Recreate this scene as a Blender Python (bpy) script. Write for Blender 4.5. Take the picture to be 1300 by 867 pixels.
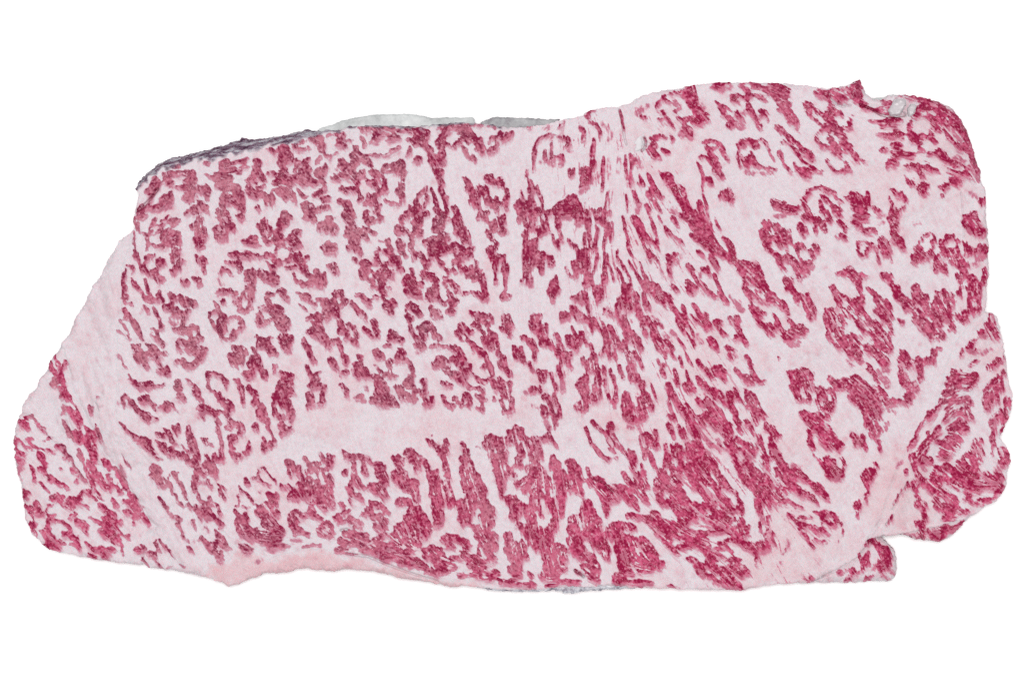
import bpy, math, random
import numpy as np

# ---------------------------------------------------------------- clearing
for o in list(bpy.data.objects):
    bpy.data.objects.remove(o, do_unlink=True)
scene = bpy.context.scene
COL = scene.collection

# ---------------------------------------------------------------- scale: 1 photo pixel on the cut face = 0.25 mm
S = 0.00025
TOP = 0.034            # height of the cut face above the table
DIST = 1.30            # camera to cut face

# ---------------------------------------------------------------- camera (straight down)
cam_data = bpy.data.cameras.new("camera")
cam = bpy.data.objects.new("camera", cam_data)
COL.objects.link(cam)
cam.location = (0, 0, TOP + DIST)
cam_data.sensor_width = 36.0
cam_data.lens = 36.0 * DIST / (1300 * S)
cam_data.clip_start = 0.05
cam_data.clip_end = 50
scene.camera = cam

# ---------------------------------------------------------------- studio surround (even white room light)
world = bpy.data.worlds.new("World")
scene.world = world
world.use_nodes = True
bg = world.node_tree.nodes["Background"]
bg.inputs[0].default_value = (0.97, 0.985, 1.0, 1)
bg.inputs[1].default_value = 0.52

# ---------------------------------------------------------------- studio lamps
def area(name, loc, size, power, color=(1, 1, 1)):
    l = bpy.data.lights.new(name, 'AREA')
    l.shape = 'DISK'; l.size = size; l.energy = power; l.color = color
    o = bpy.data.objects.new(name, l)
    COL.objects.link(o)
    o.location = loc
    d = -np.array(loc)
    o.rotation_euler = (math.atan2(math.hypot(d[0], d[1]), -d[2]), 0, math.atan2(d[1], d[0]) - math.pi / 2)
    return o
area("overhead_lamp", (0.0, 0.01, 1.40), 0.10, 17.6, (1.0, 0.985, 0.97))
area("side_lamp", (-0.55, 0.75, 1.0), 0.10, 1.3, (1.0, 1.0, 1.0))

# ---------------------------------------------------------------- exposure
vs = scene.view_settings
vs.view_transform = 'Standard'; vs.look = 'None'; vs.exposure = 0.0; vs.gamma = 1.0
vs.use_curve_mapping = False
scene.cycles.use_denoising = False
scene.cycles.max_bounces = 6
scene.cycles.sample_clamp_direct = 4
scene.cycles.filter_width = 1.3

STROKES = """
@0 446
10 345 20 355 60 370 110;16 315 80 325 110;14 330 110 345 150;10 395 100 412 75;7 385 110 395 150 410 190;20 335 180 350 190;12 330 200 340 230;14 370 160 385 210
8 395 170 410 220 430 260;12 370 240 385 270;16 375 290 385 300;8 420 240 440 310 465 350;10 400 250 420 310;12 395 350 400 390;16 430 370 445 390;14 450 400 480 430
10 470 370 500 420 520 460;8 400 430 405 460 420 500;10 490 450 490 470;10 420 500 440 540;20 455 520 480 540;22 480 550 510 570;14 500 510 520 550;12 540 480 570 520
10 590 480 600 530 620 570;16 560 540 590 560;7 555 350 570 410;9 580 360 582 400;6 600 470 620 520 650 590;14 550 580 560 620;16 590 600 600 640;12 500 620 510 680
14 570 660 600 710;10 610 690 600 660;12 550 700 590 760;8 510 700 550 760;14 590 750 600 780;20 620 790 640 830;14 560 780 590 850;16 670 710 690 740
14 650 690 660 720;14 680 800 700 810;18 740 760 760 790;14 780 800 800 850;12 720 740 740 770;14 690 840 720 860;p14 760 730 790 800;16 130 460 160 470 175 500
10 110 440 150 450;10 150 420 200 420;8 210 440 250 480;14 250 480 280 500 290 515;12 280 560 310 550 330 550;8 160 550 200 560;16 85 550 110 580;12 85 590 110 640
8 120 560 160 610 200 640;14 110 640 150 660;10 150 560 200 600 240 620;8 230 610 290 625 340 650;20 240 660 260 680;16 270 690 290 730;14 360 605 390 610;12 400 620 425 660
14 430 670 440 700;8 440 700 480 760 540 830;10 450 750 460 770;8 370 750 380 760;10 390 680 400 690;12 110 710 140 700;p20 110 750 130 740;14 190 730 210 760
14 210 770 215 820;12 250 740 275 770;10 300 790 330 810;14 330 810 365 830;10 400 840 430 860;10 470 830 490 800;14 100 670 120 700;p14 110 790 130 830
6 780 80 800 110;10 615 290 630 340
@0 600
14 140 120 165 130;12 155 160 175 140;14 165 215 200 225;16 225 190 245 215;18 230 240 270 260;10 260 60 300 120;14 210 230 220 240;20 330 160 360 140
22 350 170 380 160;14 380 190 400 210;10 170 240 200 270 215 310;20 195 330 225 330;14 210 370 230 400;10 290 250 300 210 330 200;14 320 60 360 60;10 400 80 430 110
8 340 50 380 90;12 300 330 310 290;16 270 370 310 360;26 290 400 310 410;24 310 440 340 450;22 330 470 370 480;16 370 440 400 450;12 280 470 310 490
14 340 310 390 310;12 310 280 340 270;20 420 210 460 210;22 450 220 490 200;16 480 190 500 170;10 510 150 520 120;12 520 120 570 120;8 560 140 610 180
10 510 210 560 230;12 430 170 470 180;8 440 290 470 260;14 420 330 430 360;16 410 390 440 400;18 440 400 480 420;20 480 310 520 320;18 510 330 550 350
10 545 370 555 390;14 480 450 500 490;10 440 460 490 450;12 540 450 570 470;16 600 490 640 480;18 640 500 690 500;14 690 480 720 510;10 560 530 600 540
12 660 540 690 530;10 560 290 620 310;14 600 300 650 330;14 620 370 660 370;14 660 350 710 390;12 650 400 670 420;16 710 400 750 430;14 750 440 780 470
10 770 480 775 520;16 710 420 720 440;14 630 210 660 240;16 690 250 720 270;18 660 290 690 290;12 670 320 690 330;18 730 300 760 320;10 720 340 760 390
7 760 370 820 430;12 810 400 815 420;20 720 180 735 210;14 740 100 760 130;18 790 190 830 200;22 840 210 870 230;24 800 250 850 270;18 860 280 910 290
14 900 270 940 330;12 790 100 830 150;14 830 140 860 180;10 840 310 840 340;p18 860 200 890 230;18 560 20 580 40;24 620 40 650 80;14 650 90 670 110
10 580 90 630 150 660 180;8 690 60 700 130;14 700 30 690 40;14 780 40 800 90;16 860 490 890 500;12 890 470 920 480;14 960 500 975 540;14 940 520 960 500
12 985 450 1005 490;8 990 500 1025 510;8 1010 430 1050 480 1100 540;6 910 540 940 600;6 980 560 1020 600;8 1070 600 1090 600;6 1140 580 1180 600
@1040 100
22 580 270 600 250 630 230;14 570 300 580 280;26 620 210 650 190 690 190;20 650 180 700 170 760 200;p26 700 160 760 170 790 210;20 680 230 720 270 740 300;24 740 230 770 260 760 280;20 770 290 820 300 870 320
16 700 290 740 310 750 350;14 780 330 800 370 830 400;p14 830 330 880 350;16 830 400 860 430 880 430;18 870 430 920 430 950 420;14 880 460 940 460;12 960 420 970 460;p10 900 320 930 360
18 580 380 630 370 680 380;14 570 330 575 370;12 690 330 700 360;14 660 380 720 400 740 420;14 580 410 620 410 650 420;12 630 440 650 460 610 480;14 560 490 600 490;12 670 520 690 490 740 480
14 740 475 780 480;24 760 510 800 520 830 530;p24 840 520 880 510 920 530;18 810 540 860 550 900 540;22 820 590 860 600 900 610;22 830 640 870 640 900 620;16 890 610 940 620 990 650;16 920 600 940 570 960 530
18 970 510 985 530;p22 960 570 1000 600 1010 640;14 800 670 850 680 880 660;16 770 690 790 690;10 770 750 790 730 800 700;12 540 550 570 540 600 540;20 560 550 610 560 630 570;12 630 590 650 630
14 640 560 690 560 740 580;16 680 580 740 590 770 610;18 630 700 660 680 690 680;14 640 740 665 730 690 740;16 660 690 670 730;p14 960 730 1000 760;14 1030 770 1045 790;10 1050 760 1045 800
16 970 860 1000 855;p30 660 150 720 150 780 180;p30 800 210 850 250 890 300;p26 900 320 930 370 950 420;p24 560 120 640 130 700 150;14 600 130 650 140 700 150;18 720 170 780 200 820 240;12 830 260 880 300 910 350
10 930 380 950 410;p22 830 330 880 380 920 410;12 480 130 520 115 560 110;14 430 190 450 160 440 210;12 350 200 400 215 440 225;10 400 150 430 160;p20 990 540 1000 620 1010 650;16 200 130 250 150 290 160
18 620 125 700 150 770 185;20 800 205 850 250 880 290;14 890 300 925 350 945 400;p24 760 300 850 330 900 360;10 60 80 140 110 190 160;p22 90 90 150 120 180 140;18 210 60 240 80 260 110;24 700 160 760 190 800 230
22 640 130 700 145 750 170;22 820 250 860 290 900 330;14 540 110 590 118 640 130;16 900 330 930 380 950 430;20 860 310 900 350;p26 820 280 860 330 880 370;18 960 450 970 470;20 980 520 1000 570 1010 620
@1040 273
12 620 200 640 170 660 160;10 660 150 700 120 720 120;14 700 180 740 170 735 130;16 680 240 710 230 740 200;14 620 210 650 220;24 610 270 640 270;20 600 290 650 290;14 590 310 600 320
20 650 280 670 290;14 780 170 800 150 850 130;16 780 190 790 220;12 860 160 890 160 920 180;12 870 170 870 210 880 250;16 800 250 840 250;14 820 230 850 220;16 750 270 760 250
18 740 300 760 300;16 745 330 760 340;16 780 310 795 340;10 800 350 805 370;14 740 350 745 370;14 850 260 870 260;14 840 310 880 320;18 880 290 890 330
14 880 220 890 280;10 920 190 930 250;16 940 230 960 240;14 960 210 950 260;20 910 300 930 330;14 920 20 920 60;18 940 20 960 60;14 990 10 1010 50
14 930 80 960 110;22 980 110 1000 120;12 1020 80 1050 110;16 1030 130 1050 100;14 960 70 990 90;20 990 240 1010 220;24 1020 220 1050 230;p20 1000 270 1040 270
10 1055 200 1065 260;p14 980 310 1000 330;16 920 360 910 400;14 890 380 890 420;20 930 410 950 430;18 950 400 980 400;16 980 430 1030 440;12 960 450 970 480
10 975 420 970 480;16 1045 410 1060 400;14 1040 370 1050 350 1070 370;14 900 460 920 470;12 950 490 950 540;12 950 560 960 600;16 1000 500 990 540;12 1020 480 1020 560
18 990 610 1010 600;12 960 620 980 640;14 880 490 890 510;12 910 620 930 630;20 920 630 930 660;14 880 650 910 680;16 845 690 850 700;14 840 730 860 740
24 790 760 800 770;10 740 790 780 780;20 690 740 730 740;26 740 690 760 700;22 700 710 720 730;20 720 640 730 620;26 750 580 770 560;26 780 610 810 600
30 770 550 800 530;22 810 550 840 560;16 745 500 745 530;18 800 500 810 510;12 840 510 835 550;22 830 590 830 620;22 780 650 820 650;14 740 580 730 610
16 750 850 770 855;20 1080 740 1090 770;24 1090 720 1110 740;12 1090 640 1095 670;14 1070 700 1110 690;16 1100 790 1120 780;10 1010 740 1040 740;10 960 820 1000 790 1030 770
12 920 855 960 830;14 990 860 1010 855;8 1130 770 1140 790;p10 600 60 640 50;p10 1070 860 1100 855
@1040 446
8 950 90 990 70 1020 60;6 900 30 910 20;p14 1020 20 1060 10;16 1085 100 1120 80;12 1140 50 1160 40;10 840 120 870 130;14 860 160 890 140;16 830 180 850 190
18 820 220 850 220;18 800 260 830 260;16 770 310 790 310;16 760 340 770 330;14 870 210 910 190;12 850 250 900 230;18 950 160 990 160;14 960 200 990 200
12 940 240 970 230;10 820 320 870 290;20 890 310 930 300;18 950 300 960 330;10 820 360 840 330;24 860 390 900 380;28 910 380 940 380;18 950 410 970 420
16 830 400 850 390;14 700 430 740 400;8 780 440 830 400;10 660 450 700 400 730 370;20 830 490 860 470;24 860 490 890 480;18 870 450 890 450;20 930 480 940 490
14 900 520 930 500;16 740 510 760 490;18 720 550 750 530;10 690 520 700 540;18 820 550 870 550;18 880 570 900 560;16 800 600 830 590;14 860 610 880 600
20 790 640 830 640;14 770 670 800 660;12 750 580 780 580;12 570 610 590 590;8 560 620 620 540;10 620 520 650 470;16 650 600 690 570;20 640 640 670 620
18 620 670 650 660;14 580 670 600 650;14 660 590 640 610;18 670 700 700 690;14 640 700 660 720;14 600 740 610 720;p14 650 760 680 740;18 720 790 740 780
16 760 740 790 740;18 810 730 850 750;14 780 800 810 800;16 860 770 870 790;12 830 830 850 810;14 680 820 720 830;16 880 800 920 830;16 930 850 990 830
20 1000 850 1020 840;14 640 860 660 850;10 760 840 780 830;20 1000 590 1020 580;20 990 620 1010 610;16 1030 630 1040 650;22 950 670 970 660;26 930 710 960 700
16 1010 690 1025 700;16 900 720 910 740;20 960 740 990 730;12 940 760 960 770;12 1000 760 1000 800;14 1075 830 1090 800;12 1095 220 1110 190;14 1060 260 1080 230
8 1110 190 1130 220 1130 290;20 1130 230 1140 250;10 1060 280 1070 320;22 1070 320 1090 310;14 1110 280 1120 310;p18 1090 270 1110 260;10 1070 380 1090 360;12 1160 250 1160 210
10 1130 160 1150 170;10 1170 130 1190 150;14 1190 310 1190 320;8 1210 330 1215 370;20 1170 390 1185 380;14 1110 430 1140 420;18 1170 440 1190 430;16 1165 510 1175 495
14 1090 460 1120 440;10 1120 490 1100 540;12 1105 560 1110 600;8 1100 640 1105 660;26 1170 640 1190 650;22 1190 690 1200 700;16 1170 700 1160 730;14 1210 650 1215 680
p16 1130 740 1160 760;p14 1110 790 1130 770;14 1090 850 1110 840;p12 500 730 520 700;9 560 840 570 860;8 545 760 555 780
@1040 600
8 600 60 620 120;10 610 150 640 160;18 630 200 660 210;14 660 210 680 220;12 680 250 670 310;18 620 320 660 330;12 640 350 660 345;14 630 30 660 50
16 650 70 690 80;12 670 100 710 110;14 620 20 640 10;24 720 110 750 100;26 760 120 800 130;24 820 160 850 160;24 850 200 870 190;18 740 190 750 180
18 750 220 760 230;20 790 220 830 240;24 830 270 870 260;20 870 230 890 240;14 800 300 840 290;20 700 60 730 40;16 780 40 800 20;18 830 50 860 60
14 720 20 750 20;12 860 90 880 100;24 880 20 910 20;26 930 40 970 40;26 950 80 990 80;24 970 110 1010 110;22 1010 80 1030 90;20 940 120 960 130
14 950 170 970 180;18 1000 190 1040 190;16 1050 180 1090 170;12 1110 160 1140 130;16 1070 90 1110 80;18 1080 60 1120 60;22 1130 30 1150 20;10 1140 110 1165 90
14 1050 20 1080 20;10 930 250 950 240;p12 950 110 930 180;20 660 400 690 380;24 730 390 780 380;26 760 410 800 400;22 720 410 740 420;18 800 370 830 350
12 780 430 800 430;12 850 370 900 340;10 900 330 930 310;p16 560 400 620 400;14 640 410 660 420
@150 100
14 120 850 150 820 200 800;8 150 855 200 790 240 715;16 110 690 135 665 150 630;22 215 690 240 665 255 690;16 225 650 230 640;14 190 720 250 705;10 165 610 230 560 330 515;20 290 610 340 605 400 595
18 300 640 330 660;16 350 620 390 600 430 595;24 430 600 470 615 480 600;18 430 650 470 660 480 640;14 380 700 410 690;20 430 690 470 700;10 350 560 390 560;20 270 770 300 760 330 740
24 290 800 320 790 335 755;22 210 830 250 815 290 805;12 320 720 320 740;14 415 770 440 740 460 735;20 430 770 465 770;16 455 730 465 770;22 515 690 550 700 565 740;20 540 670 560 720 575 770
14 500 710 530 720;12 520 780 540 800;22 480 840 530 820 560 840;18 440 850 480 830;16 520 800 560 830;14 550 535 575 540;16 640 540 690 530 720 545;18 660 560 690 540
14 600 610 650 595 700 585 745 570;16 560 615 600 640 650 635 700 630;22 600 650 650 650 690 640 720 660;16 680 625 720 640;20 700 690 750 690 770 710;16 620 690 660 695 680 685;18 650 790 670 750 680 730;22 660 820 670 790 690 760
16 640 850 690 850;24 740 720 780 740 790 790;20 770 790 790 830;12 710 740 740 760;14 720 790 760 820 790 835;16 730 545 770 530 830 515;14 760 600 780 580 800 560 830 560;22 830 640 870 610 880 580
20 870 560 900 610 930 640;16 880 525 900 540;14 820 650 860 650;14 890 690 930 680;14 830 690 850 720;20 850 720 900 730 940 750;18 930 740 950 780 945 800;12 850 750 890 760
14 880 820 885 825;12 940 455 970 460 990 470;22 1020 450 1060 435 1080 440;26 1030 500 1050 480 1060 510;26 1070 530 1090 500 1080 480;20 1040 550 1030 530;14 960 610 985 600;18 1010 650 1030 610 1060 580
18 990 660 1050 655 1100 670;18 1070 620 1110 640;18 1120 590 1140 540 1130 510;22 1150 620 1190 620 1220 640;24 1180 600 1200 580;18 1130 650 1190 665 1220 680;12 1140 700 1165 725 1190 745 1215 745;14 980 710 1030 700 1080 710 1110 740 1130 790
22 1050 710 1090 740 1110 770;16 1020 720 1060 760;12 980 720 985 780 980 820;10 960 760 970 800;16 1120 440 1160 460 1190 450;10 1110 430 1150 400 1200 390;8 1200 420 1215 450;28 1250 390 1280 400 1280 450
20 1230 380 1270 370;16 1260 530 1280 510;24 1270 600 1290 590;14 1240 660 1290 650;14 1170 590 1200 560;16 1250 740 1280 720 1295 700;24 1200 830 1220 820;18 1180 810 1210 800
16 1240 850 1290 830;14 1050 855 1060 850;10 1290 770 1295 780;12 1160 540 1200 520 1215 500
@150 273
18 110 20 150 20 180 5;10 105 50 120 90 130 60;6 95 110 100 170 100 220;8 130 110 160 130 190 130;14 110 240 110 280 130 310;12 130 320 160 350 190 375;10 60 320 90 330 100 370;8 40 350 30 400 30 450
8 30 400 45 440 50 470;10 90 410 100 440 120 460;12 110 430 130 480 160 500;10 30 520 60 515;14 40 550 80 565 95 570;8 25 470 25 530;18 160 520 190 535 220 560;16 210 520 235 550
10 260 490 265 530;12 250 545 275 540;8 190 460 195 490;12 170 590 185 610 190 630;10 220 600 245 630 270 650;9 260 660 265 700;9 220 720 240 740 250 790;14 250 730 275 720 265 690
p10 230 760 260 790;12 30 610 60 640 90 690;18 70 640 100 690 120 720;14 110 710 135 760 150 790;10 40 600 50 650;6 15 660 45 720 80 790;5 0 740 50 780;16 95 830 120 855
12 130 830 140 860;16 180 820 220 840 250 860;10 210 760 260 800 290 840;p8 150 620 160 580;8 195 80 220 50 240 30;10 220 60 250 65;10 230 130 270 100 290 60;8 280 40 320 10
14 320 50 350 40 375 60;14 350 55 380 40;9 190 150 220 180 240 210;7 180 220 200 180;10 190 130 210 110;12 160 270 190 270 220 260;14 170 310 190 290 200 270;12 170 340 185 360
16 280 150 290 130 320 110;18 290 180 320 190 310 150;16 340 130 380 120 400 130;14 300 110 340 100;20 330 190 300 200;12 350 170 390 180 410 190;14 390 150 400 170;8 260 200 280 215
12 330 250 350 230 370 220;16 350 260 380 250 400 220;12 340 290 350 270;10 240 305 265 290 290 290;18 260 310 280 315;14 375 310 395 290 420 300;14 340 350 360 330 380 325;18 355 360 375 350
24 220 390 250 390 265 400;16 210 370 240 365;16 260 420 280 410;8 180 410 185 440;18 505 50 520 20 515 60;14 470 75 510 65;26 510 110 540 110;20 490 150 520 150 545 150
24 500 160 535 170;22 510 205 540 205;14 545 90 555 130;10 490 260 500 265;18 520 300 545 290;14 535 280 550 310;10 545 330 545 370;12 405 420 430 425
14 430 420 440 435;14 480 400 490 400;16 500 420 520 440 510 455;10 500 400 520 410;26 640 90 680 60 700 80;28 630 120 670 120;20 650 150 680 140;22 690 60 720 70 735 95
20 650 15 690 20;24 760 15 780 20 790 30;10 610 90 640 75;26 915 70 930 50 930 90;24 930 110 950 110;12 890 70 910 80;12 970 80 985 110;14 920 150 950 170 960 190
22 1040 40 1070 20;24 1030 70 1060 60;14 1010 100 1040 90 1070 80;20 1010 130 1030 140;12 980 160 1010 160;16 1120 110 1135 105 1155 110;12 1090 140 1120 120;14 1060 160 1100 165 1140 180
12 1130 150 1160 180 1170 195;10 1100 190 1130 200;22 800 180 840 165 880 170;18 820 185 860 190 900 200;16 860 155 880 150;10 800 175 850 145;16 1015 210 1040 195;8 1000 220 1005 240
10 1060 210 1090 220 1110 230;22 710 250 745 250 780 260;16 800 250 830 245;18 810 270 840 265 870 255;14 880 260 905 265;14 940 260 970 250;16 970 250 990 280;10 1010 295 1030 290
10 1050 300 1080 290 1100 250;18 1120 270 1140 260 1150 290;20 1160 300 1190 280;20 1170 310 1180 340;14 1080 335 1120 330;10 680 290 720 305 760 320;18 700 310 740 320 770 330;16 760 310 775 345
14 650 380 660 350 690 355;12 690 350 715 370 725 390;p8 630 400 650 430 670 450;22 820 365 840 360 860 370;28 820 410 850 410 860 400;16 840 430 860 440;16 940 310 970 330 990 340;12 990 350 1005 320
16 910 370 950 370 980 380;16 920 410 960 420 1010 410;12 900 350 900 390;12 970 395 1010 395;10 1000 430 1020 430;10 1115 370 1120 400 1130 430;14 1150 430 1170 430;14 1180 360 1220 390
18 1170 440 1220 440;14 1220 420 1230 400;16 1265 360 1270 390;28 1260 430 1280 420;22 1270 460 1290 450;14 620 490 650 480 670 475;20 690 490 705 480;12 730 500 745 495
18 820 470 850 480;14 790 500 800 520;14 840 500 850 520;14 840 540 830 570;14 820 600 840 590;22 760 570 750 550 765 540;16 770 600 790 610;8 610 550 630 590
12 660 550 670 560;14 575 650 600 620 630 620;10 590 680 620 710;14 640 620 665 640;20 650 670 670 650;20 640 710 670 700 680 680;14 700 670 740 650 780 660;14 770 650 790 690 785 730
18 740 770 770 740 780 710;18 650 740 670 730;14 650 770 690 790 740 790;12 720 770 730 740;20 730 840 770 845 800 855;12 860 855 870 860;16 940 530 950 510 990 505;14 950 550 970 580
16 1030 490 1050 480;18 1050 510 1070 530;12 1000 600 1040 600;10 1010 620 1040 620;12 990 580 1020 590;10 900 590 930 585 960 610;14 970 620 990 640 1000 660;20 990 660 1030 670
26 1020 690 1050 670;18 1060 660 1075 680;20 1030 720 1060 720;12 905 620 890 640;16 890 660 895 690;12 910 700 950 690;8 930 670 960 680;14 880 780 890 810 890 830
14 920 790 950 800;24 930 820 950 830 980 850;10 960 780 980 785;18 1030 780 1060 790;30 1050 800 1080 790;26 1060 840 1080 830;12 1120 495 1150 500 1190 515;20 1170 520 1200 520
16 1190 540 1210 550;8 1150 570 1180 600 1200 610;10 1240 570 1255 575;16 1270 540 1295 540;14 1200 670 1210 660;14 1230 640 1260 640;16 1265 630 1295 650;20 1250 690 1270 680
14 1220 720 1260 750 1280 790;22 1270 710 1290 720;18 1290 760 1298 790;16 1185 800 1190 830;18 1195 840 1210 850;12 1215 740 1240 770;22 1280 90 1298 70;18 1230 30 1240 50
14 1180 10 1220 20;16 1290 200 1298 205;16 320 600 340 560 350 530;22 300 590 330 590;18 340 510 350 530;16 390 520 410 560;14 410 580 440 560 480 550;16 440 540 480 560
12 480 580 490 570;18 350 610 400 620;14 410 640 440 610;12 420 660 405 690;16 350 640 380 630;p20 330 670 360 690;14 370 720 400 710;10 350 730 380 740
8 320 690 350 730;18 410 750 440 740 460 760;14 440 720 480 710;14 480 700 500 720 510 750;16 500 770 520 790 530 800;18 460 790 490 800;20 430 820 460 830;14 420 800 390 800 370 830
12 375 850 400 860;16 440 855 480 850;14 520 855 550 860
@150 446
10 30 80 50 100;9 60 150 80 180 100 200;14 100 200 130 230;18 130 220 180 230;20 180 210 210 220;14 210 225 260 220 295 210;10 250 120 290 140 310 150;14 300 110 320 150
10 230 40 270 90 300 130;26 140 30 170 30;18 110 30 130 60;14 170 70 180 90;14 200 10 230 30;14 260 10 300 15;p8 0 30 30 60;14 380 60 410 60
18 410 80 450 90;22 440 100 480 100;20 480 90 510 60;20 520 40 540 20;22 500 20 540 20;p10 380 5 430 5;26 720 30 740 40;22 760 20 780 60
14 700 40 730 80 760 110;18 780 10 800 10;22 850 50 880 30;18 840 90 860 70;20 880 60 900 90;22 920 130 930 160;14 800 150 830 140;16 830 170 860 150
14 860 110 865 140;16 970 15 1010 20;14 990 110 1000 100;12 990 140 1000 130;22 1040 150 1060 150;24 1080 180 1095 160;24 1040 200 1090 210;26 1080 240 1090 270
24 1020 240 1040 260;22 1000 290 1030 300;18 1040 320 1070 320;16 990 340 1000 370;16 1000 400 1020 410;22 1080 360 1100 380;18 1060 350 1080 330;p18 1040 420 1080 420
22 1095 420 1100 400;18 1030 480 1050 480;12 1030 440 1030 480;18 1040 530 1060 520;14 1080 500 1100 490;16 1220 15 1240 40;14 1240 60 1250 70;12 1200 100 1220 150
10 1250 160 1285 130;16 1240 180 1260 170;20 1220 220 1240 210;18 1270 220 1295 220;20 1220 310 1220 280;12 1210 340 1240 345;16 1260 340 1290 330;16 1290 270 1298 300
14 370 190 380 210;16 370 230 395 240;14 385 280 410 300;10 395 290 430 315;10 420 175 450 190 480 220;8 480 220 510 250;22 490 270 510 280;14 520 290 530 310
14 560 150 580 140 610 140;12 620 150 650 160;10 570 170 575 220;8 580 240 620 280;12 660 180 690 190 695 230;16 640 270 650 290;14 650 310 670 330;16 680 310 700 320
10 690 350 700 380;14 710 340 725 370;12 750 180 770 210;14 780 220 790 260;10 790 270 800 350;14 830 220 850 250;24 860 260 870 290;20 870 310 860 330
18 910 340 920 360;26 900 400 930 390;18 910 430 940 440;14 950 430 955 460;14 860 470 885 490;12 950 480 970 520;9 970 520 990 570;10 920 540 930 570
16 920 590 920 620;20 940 620 970 610;16 980 600 990 570;14 960 580 950 620;14 505 360 540 340 570 350;12 560 350 600 370;12 540 370 520 370;12 520 400 550 425
14 600 390 620 410;18 620 390 650 390;14 650 380 690 400 710 430;14 620 430 640 470;14 630 480 640 510;20 710 450 740 460;18 740 460 780 480;16 690 490 720 480
18 780 520 790 500;9 645 500 650 530;12 540 560 560 570;10 560 580 600 600;16 655 580 655 610;12 650 550 655 640;14 615 660 630 690;18 640 690 660 690
10 660 650 670 710;12 740 530 750 560;18 735 560 720 540;12 715 570 720 610;16 725 620 730 650;22 740 670 770 670;18 830 600 830 620;16 810 650 820 650
14 825 580 830 600;9 10 440 40 480 70 520;14 70 520 100 540;16 110 550 150 570;18 140 580 180 600;22 160 560 190 580;16 190 620 210 620;7 210 640 250 680 290 690
8 190 630 230 660;14 40 290 60 290;10 20 310 40 360;p14 10 330 30 300;16 80 320 110 350;16 120 370 150 390;14 150 400 170 420;8 180 430 190 460
14 160 300 190 300;16 190 320 220 340;12 140 300 150 330;10 220 350 240 370;12 200 430 250 435;10 180 400 200 420;14 270 350 290 350;14 300 330 330 340
12 300 380 320 370;9 330 340 360 370 375 390;10 370 460 375 500 370 540;10 345 480 360 510;8 300 490 330 530;12 330 540 345 580;12 260 530 290 530;8 240 570 270 600 300 650
12 290 590 310 630;8 320 530 360 580;16 340 620 350 650;10 320 670 350 660;7 360 570 420 610 460 650;18 440 490 450 520;16 450 530 460 570;18 470 580 480 620
14 480 630 490 660;10 430 520 440 540;16 430 670 440 690;10 380 650 400 690;8 410 640 430 700;14 470 690 510 680;8 505 630 515 670;20 470 720 510 730
26 520 740 560 740;24 560 720 600 730;18 580 690 610 700;20 600 760 620 760;12 560 660 590 690;20 500 760 540 780;18 590 780 610 790;16 490 800 500 820
p14 510 830 560 840;10 570 820 580 860;10 480 830 490 860;16 200 740 220 730;14 220 760 240 790;18 240 730 260 760;14 260 780 270 810;14 260 830 280 860
10 290 800 310 840 330 860;8 320 800 350 770 380 770;10 360 790 380 830;8 380 820 410 860;10 205 780 215 770;12 10 780 20 820;16 20 830 50 860;6 20 650 50 700 75 750
8 890 780 895 750 920 735;8 920 740 960 780 990 820;8 890 790 920 830 970 860;7 990 820 995 850;14 815 820 830 840;10 850 800 880 795;10 810 810 810 850;14 1075 700 1080 730
12 1090 760 1100 790;14 1090 700 1110 710;8 1110 720 1115 760;16 1180 680 1190 690;14 1200 700 1210 730;18 1200 770 1220 760;18 1240 720 1270 710;22 1250 750 1280 760
14 1140 740 1160 740;16 1140 780 1160 790;22 1180 830 1210 820;14 1140 840 1160 850;24 1250 840 1280 830;20 1285 790 1295 780;12 1040 855 1090 855;12 1280 650 1298 660
8 640 845 680 860
@150 600
8 190 20 230 40 260 70;12 260 40 290 90;10 310 40 340 100 350 150;10 260 160 290 200;12 290 210 320 230;10 320 250 350 280;16 370 280 390 310;10 370 330 395 370
6 370 190 410 220 430 200;10 410 100 430 170;8 360 140 390 190;9 440 200 470 230;12 490 220 500 270;16 510 250 520 280;14 500 230 540 250;16 550 220 580 240
18 580 260 620 280;16 620 290 650 330;12 540 260 560 280;10 615 200 640 230;10 640 240 670 270;10 650 90 685 100;10 645 100 660 150;10 670 160 675 170
12 510 160 540 190;14 580 160 590 190;10 550 200 590 195;7 475 60 480 120 510 160;10 570 60 590 100;10 475 310 485 360;p12 550 350 570 380;10 620 360 640 380
14 630 390 660 410;18 640 430 680 440;20 600 450 640 440;20 560 460 600 480;20 540 430 560 450;12 525 410 540 430;22 590 500 630 500;16 660 470 700 480
14 620 520 650 530;10 410 390 430 430;12 420 420 450 440;8 450 470 470 510;p8 470 440 490 430;10 640 550 670 555;14 770 470 810 480;14 800 500 840 510
10 820 470 850 490;p10 880 570 920 550;8 760 140 770 190;8 745 210 770 210;8 800 210 830 220;8 770 90 810 130 850 170;8 810 50 840 90;8 840 170 870 200
8 800 120 860 190 920 250;14 740 250 760 270;20 770 270 790 290;22 780 320 800 330;20 760 310 770 340;14 810 260 820 300;20 780 380 810 390;26 820 360 850 370
24 850 400 880 400;26 880 370 920 370;10 880 240 920 290;22 930 250 960 230;20 920 210 950 200;24 970 270 1000 260;22 960 140 980 160;20 980 190 1000 200
12 1000 120 1010 170;10 920 190 900 210;26 940 310 990 310;32 950 360 1000 350;32 1010 370 1030 360;30 900 420 950 410;28 960 420 1010 410;24 920 450 970 450
26 970 470 1030 460;18 1030 470 1070 470;10 860 430 900 440;p8 890 130 910 120;12 1040 80 1090 85;16 1090 150 1110 160;22 1120 110 1150 110;26 1130 150 1170 140
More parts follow.
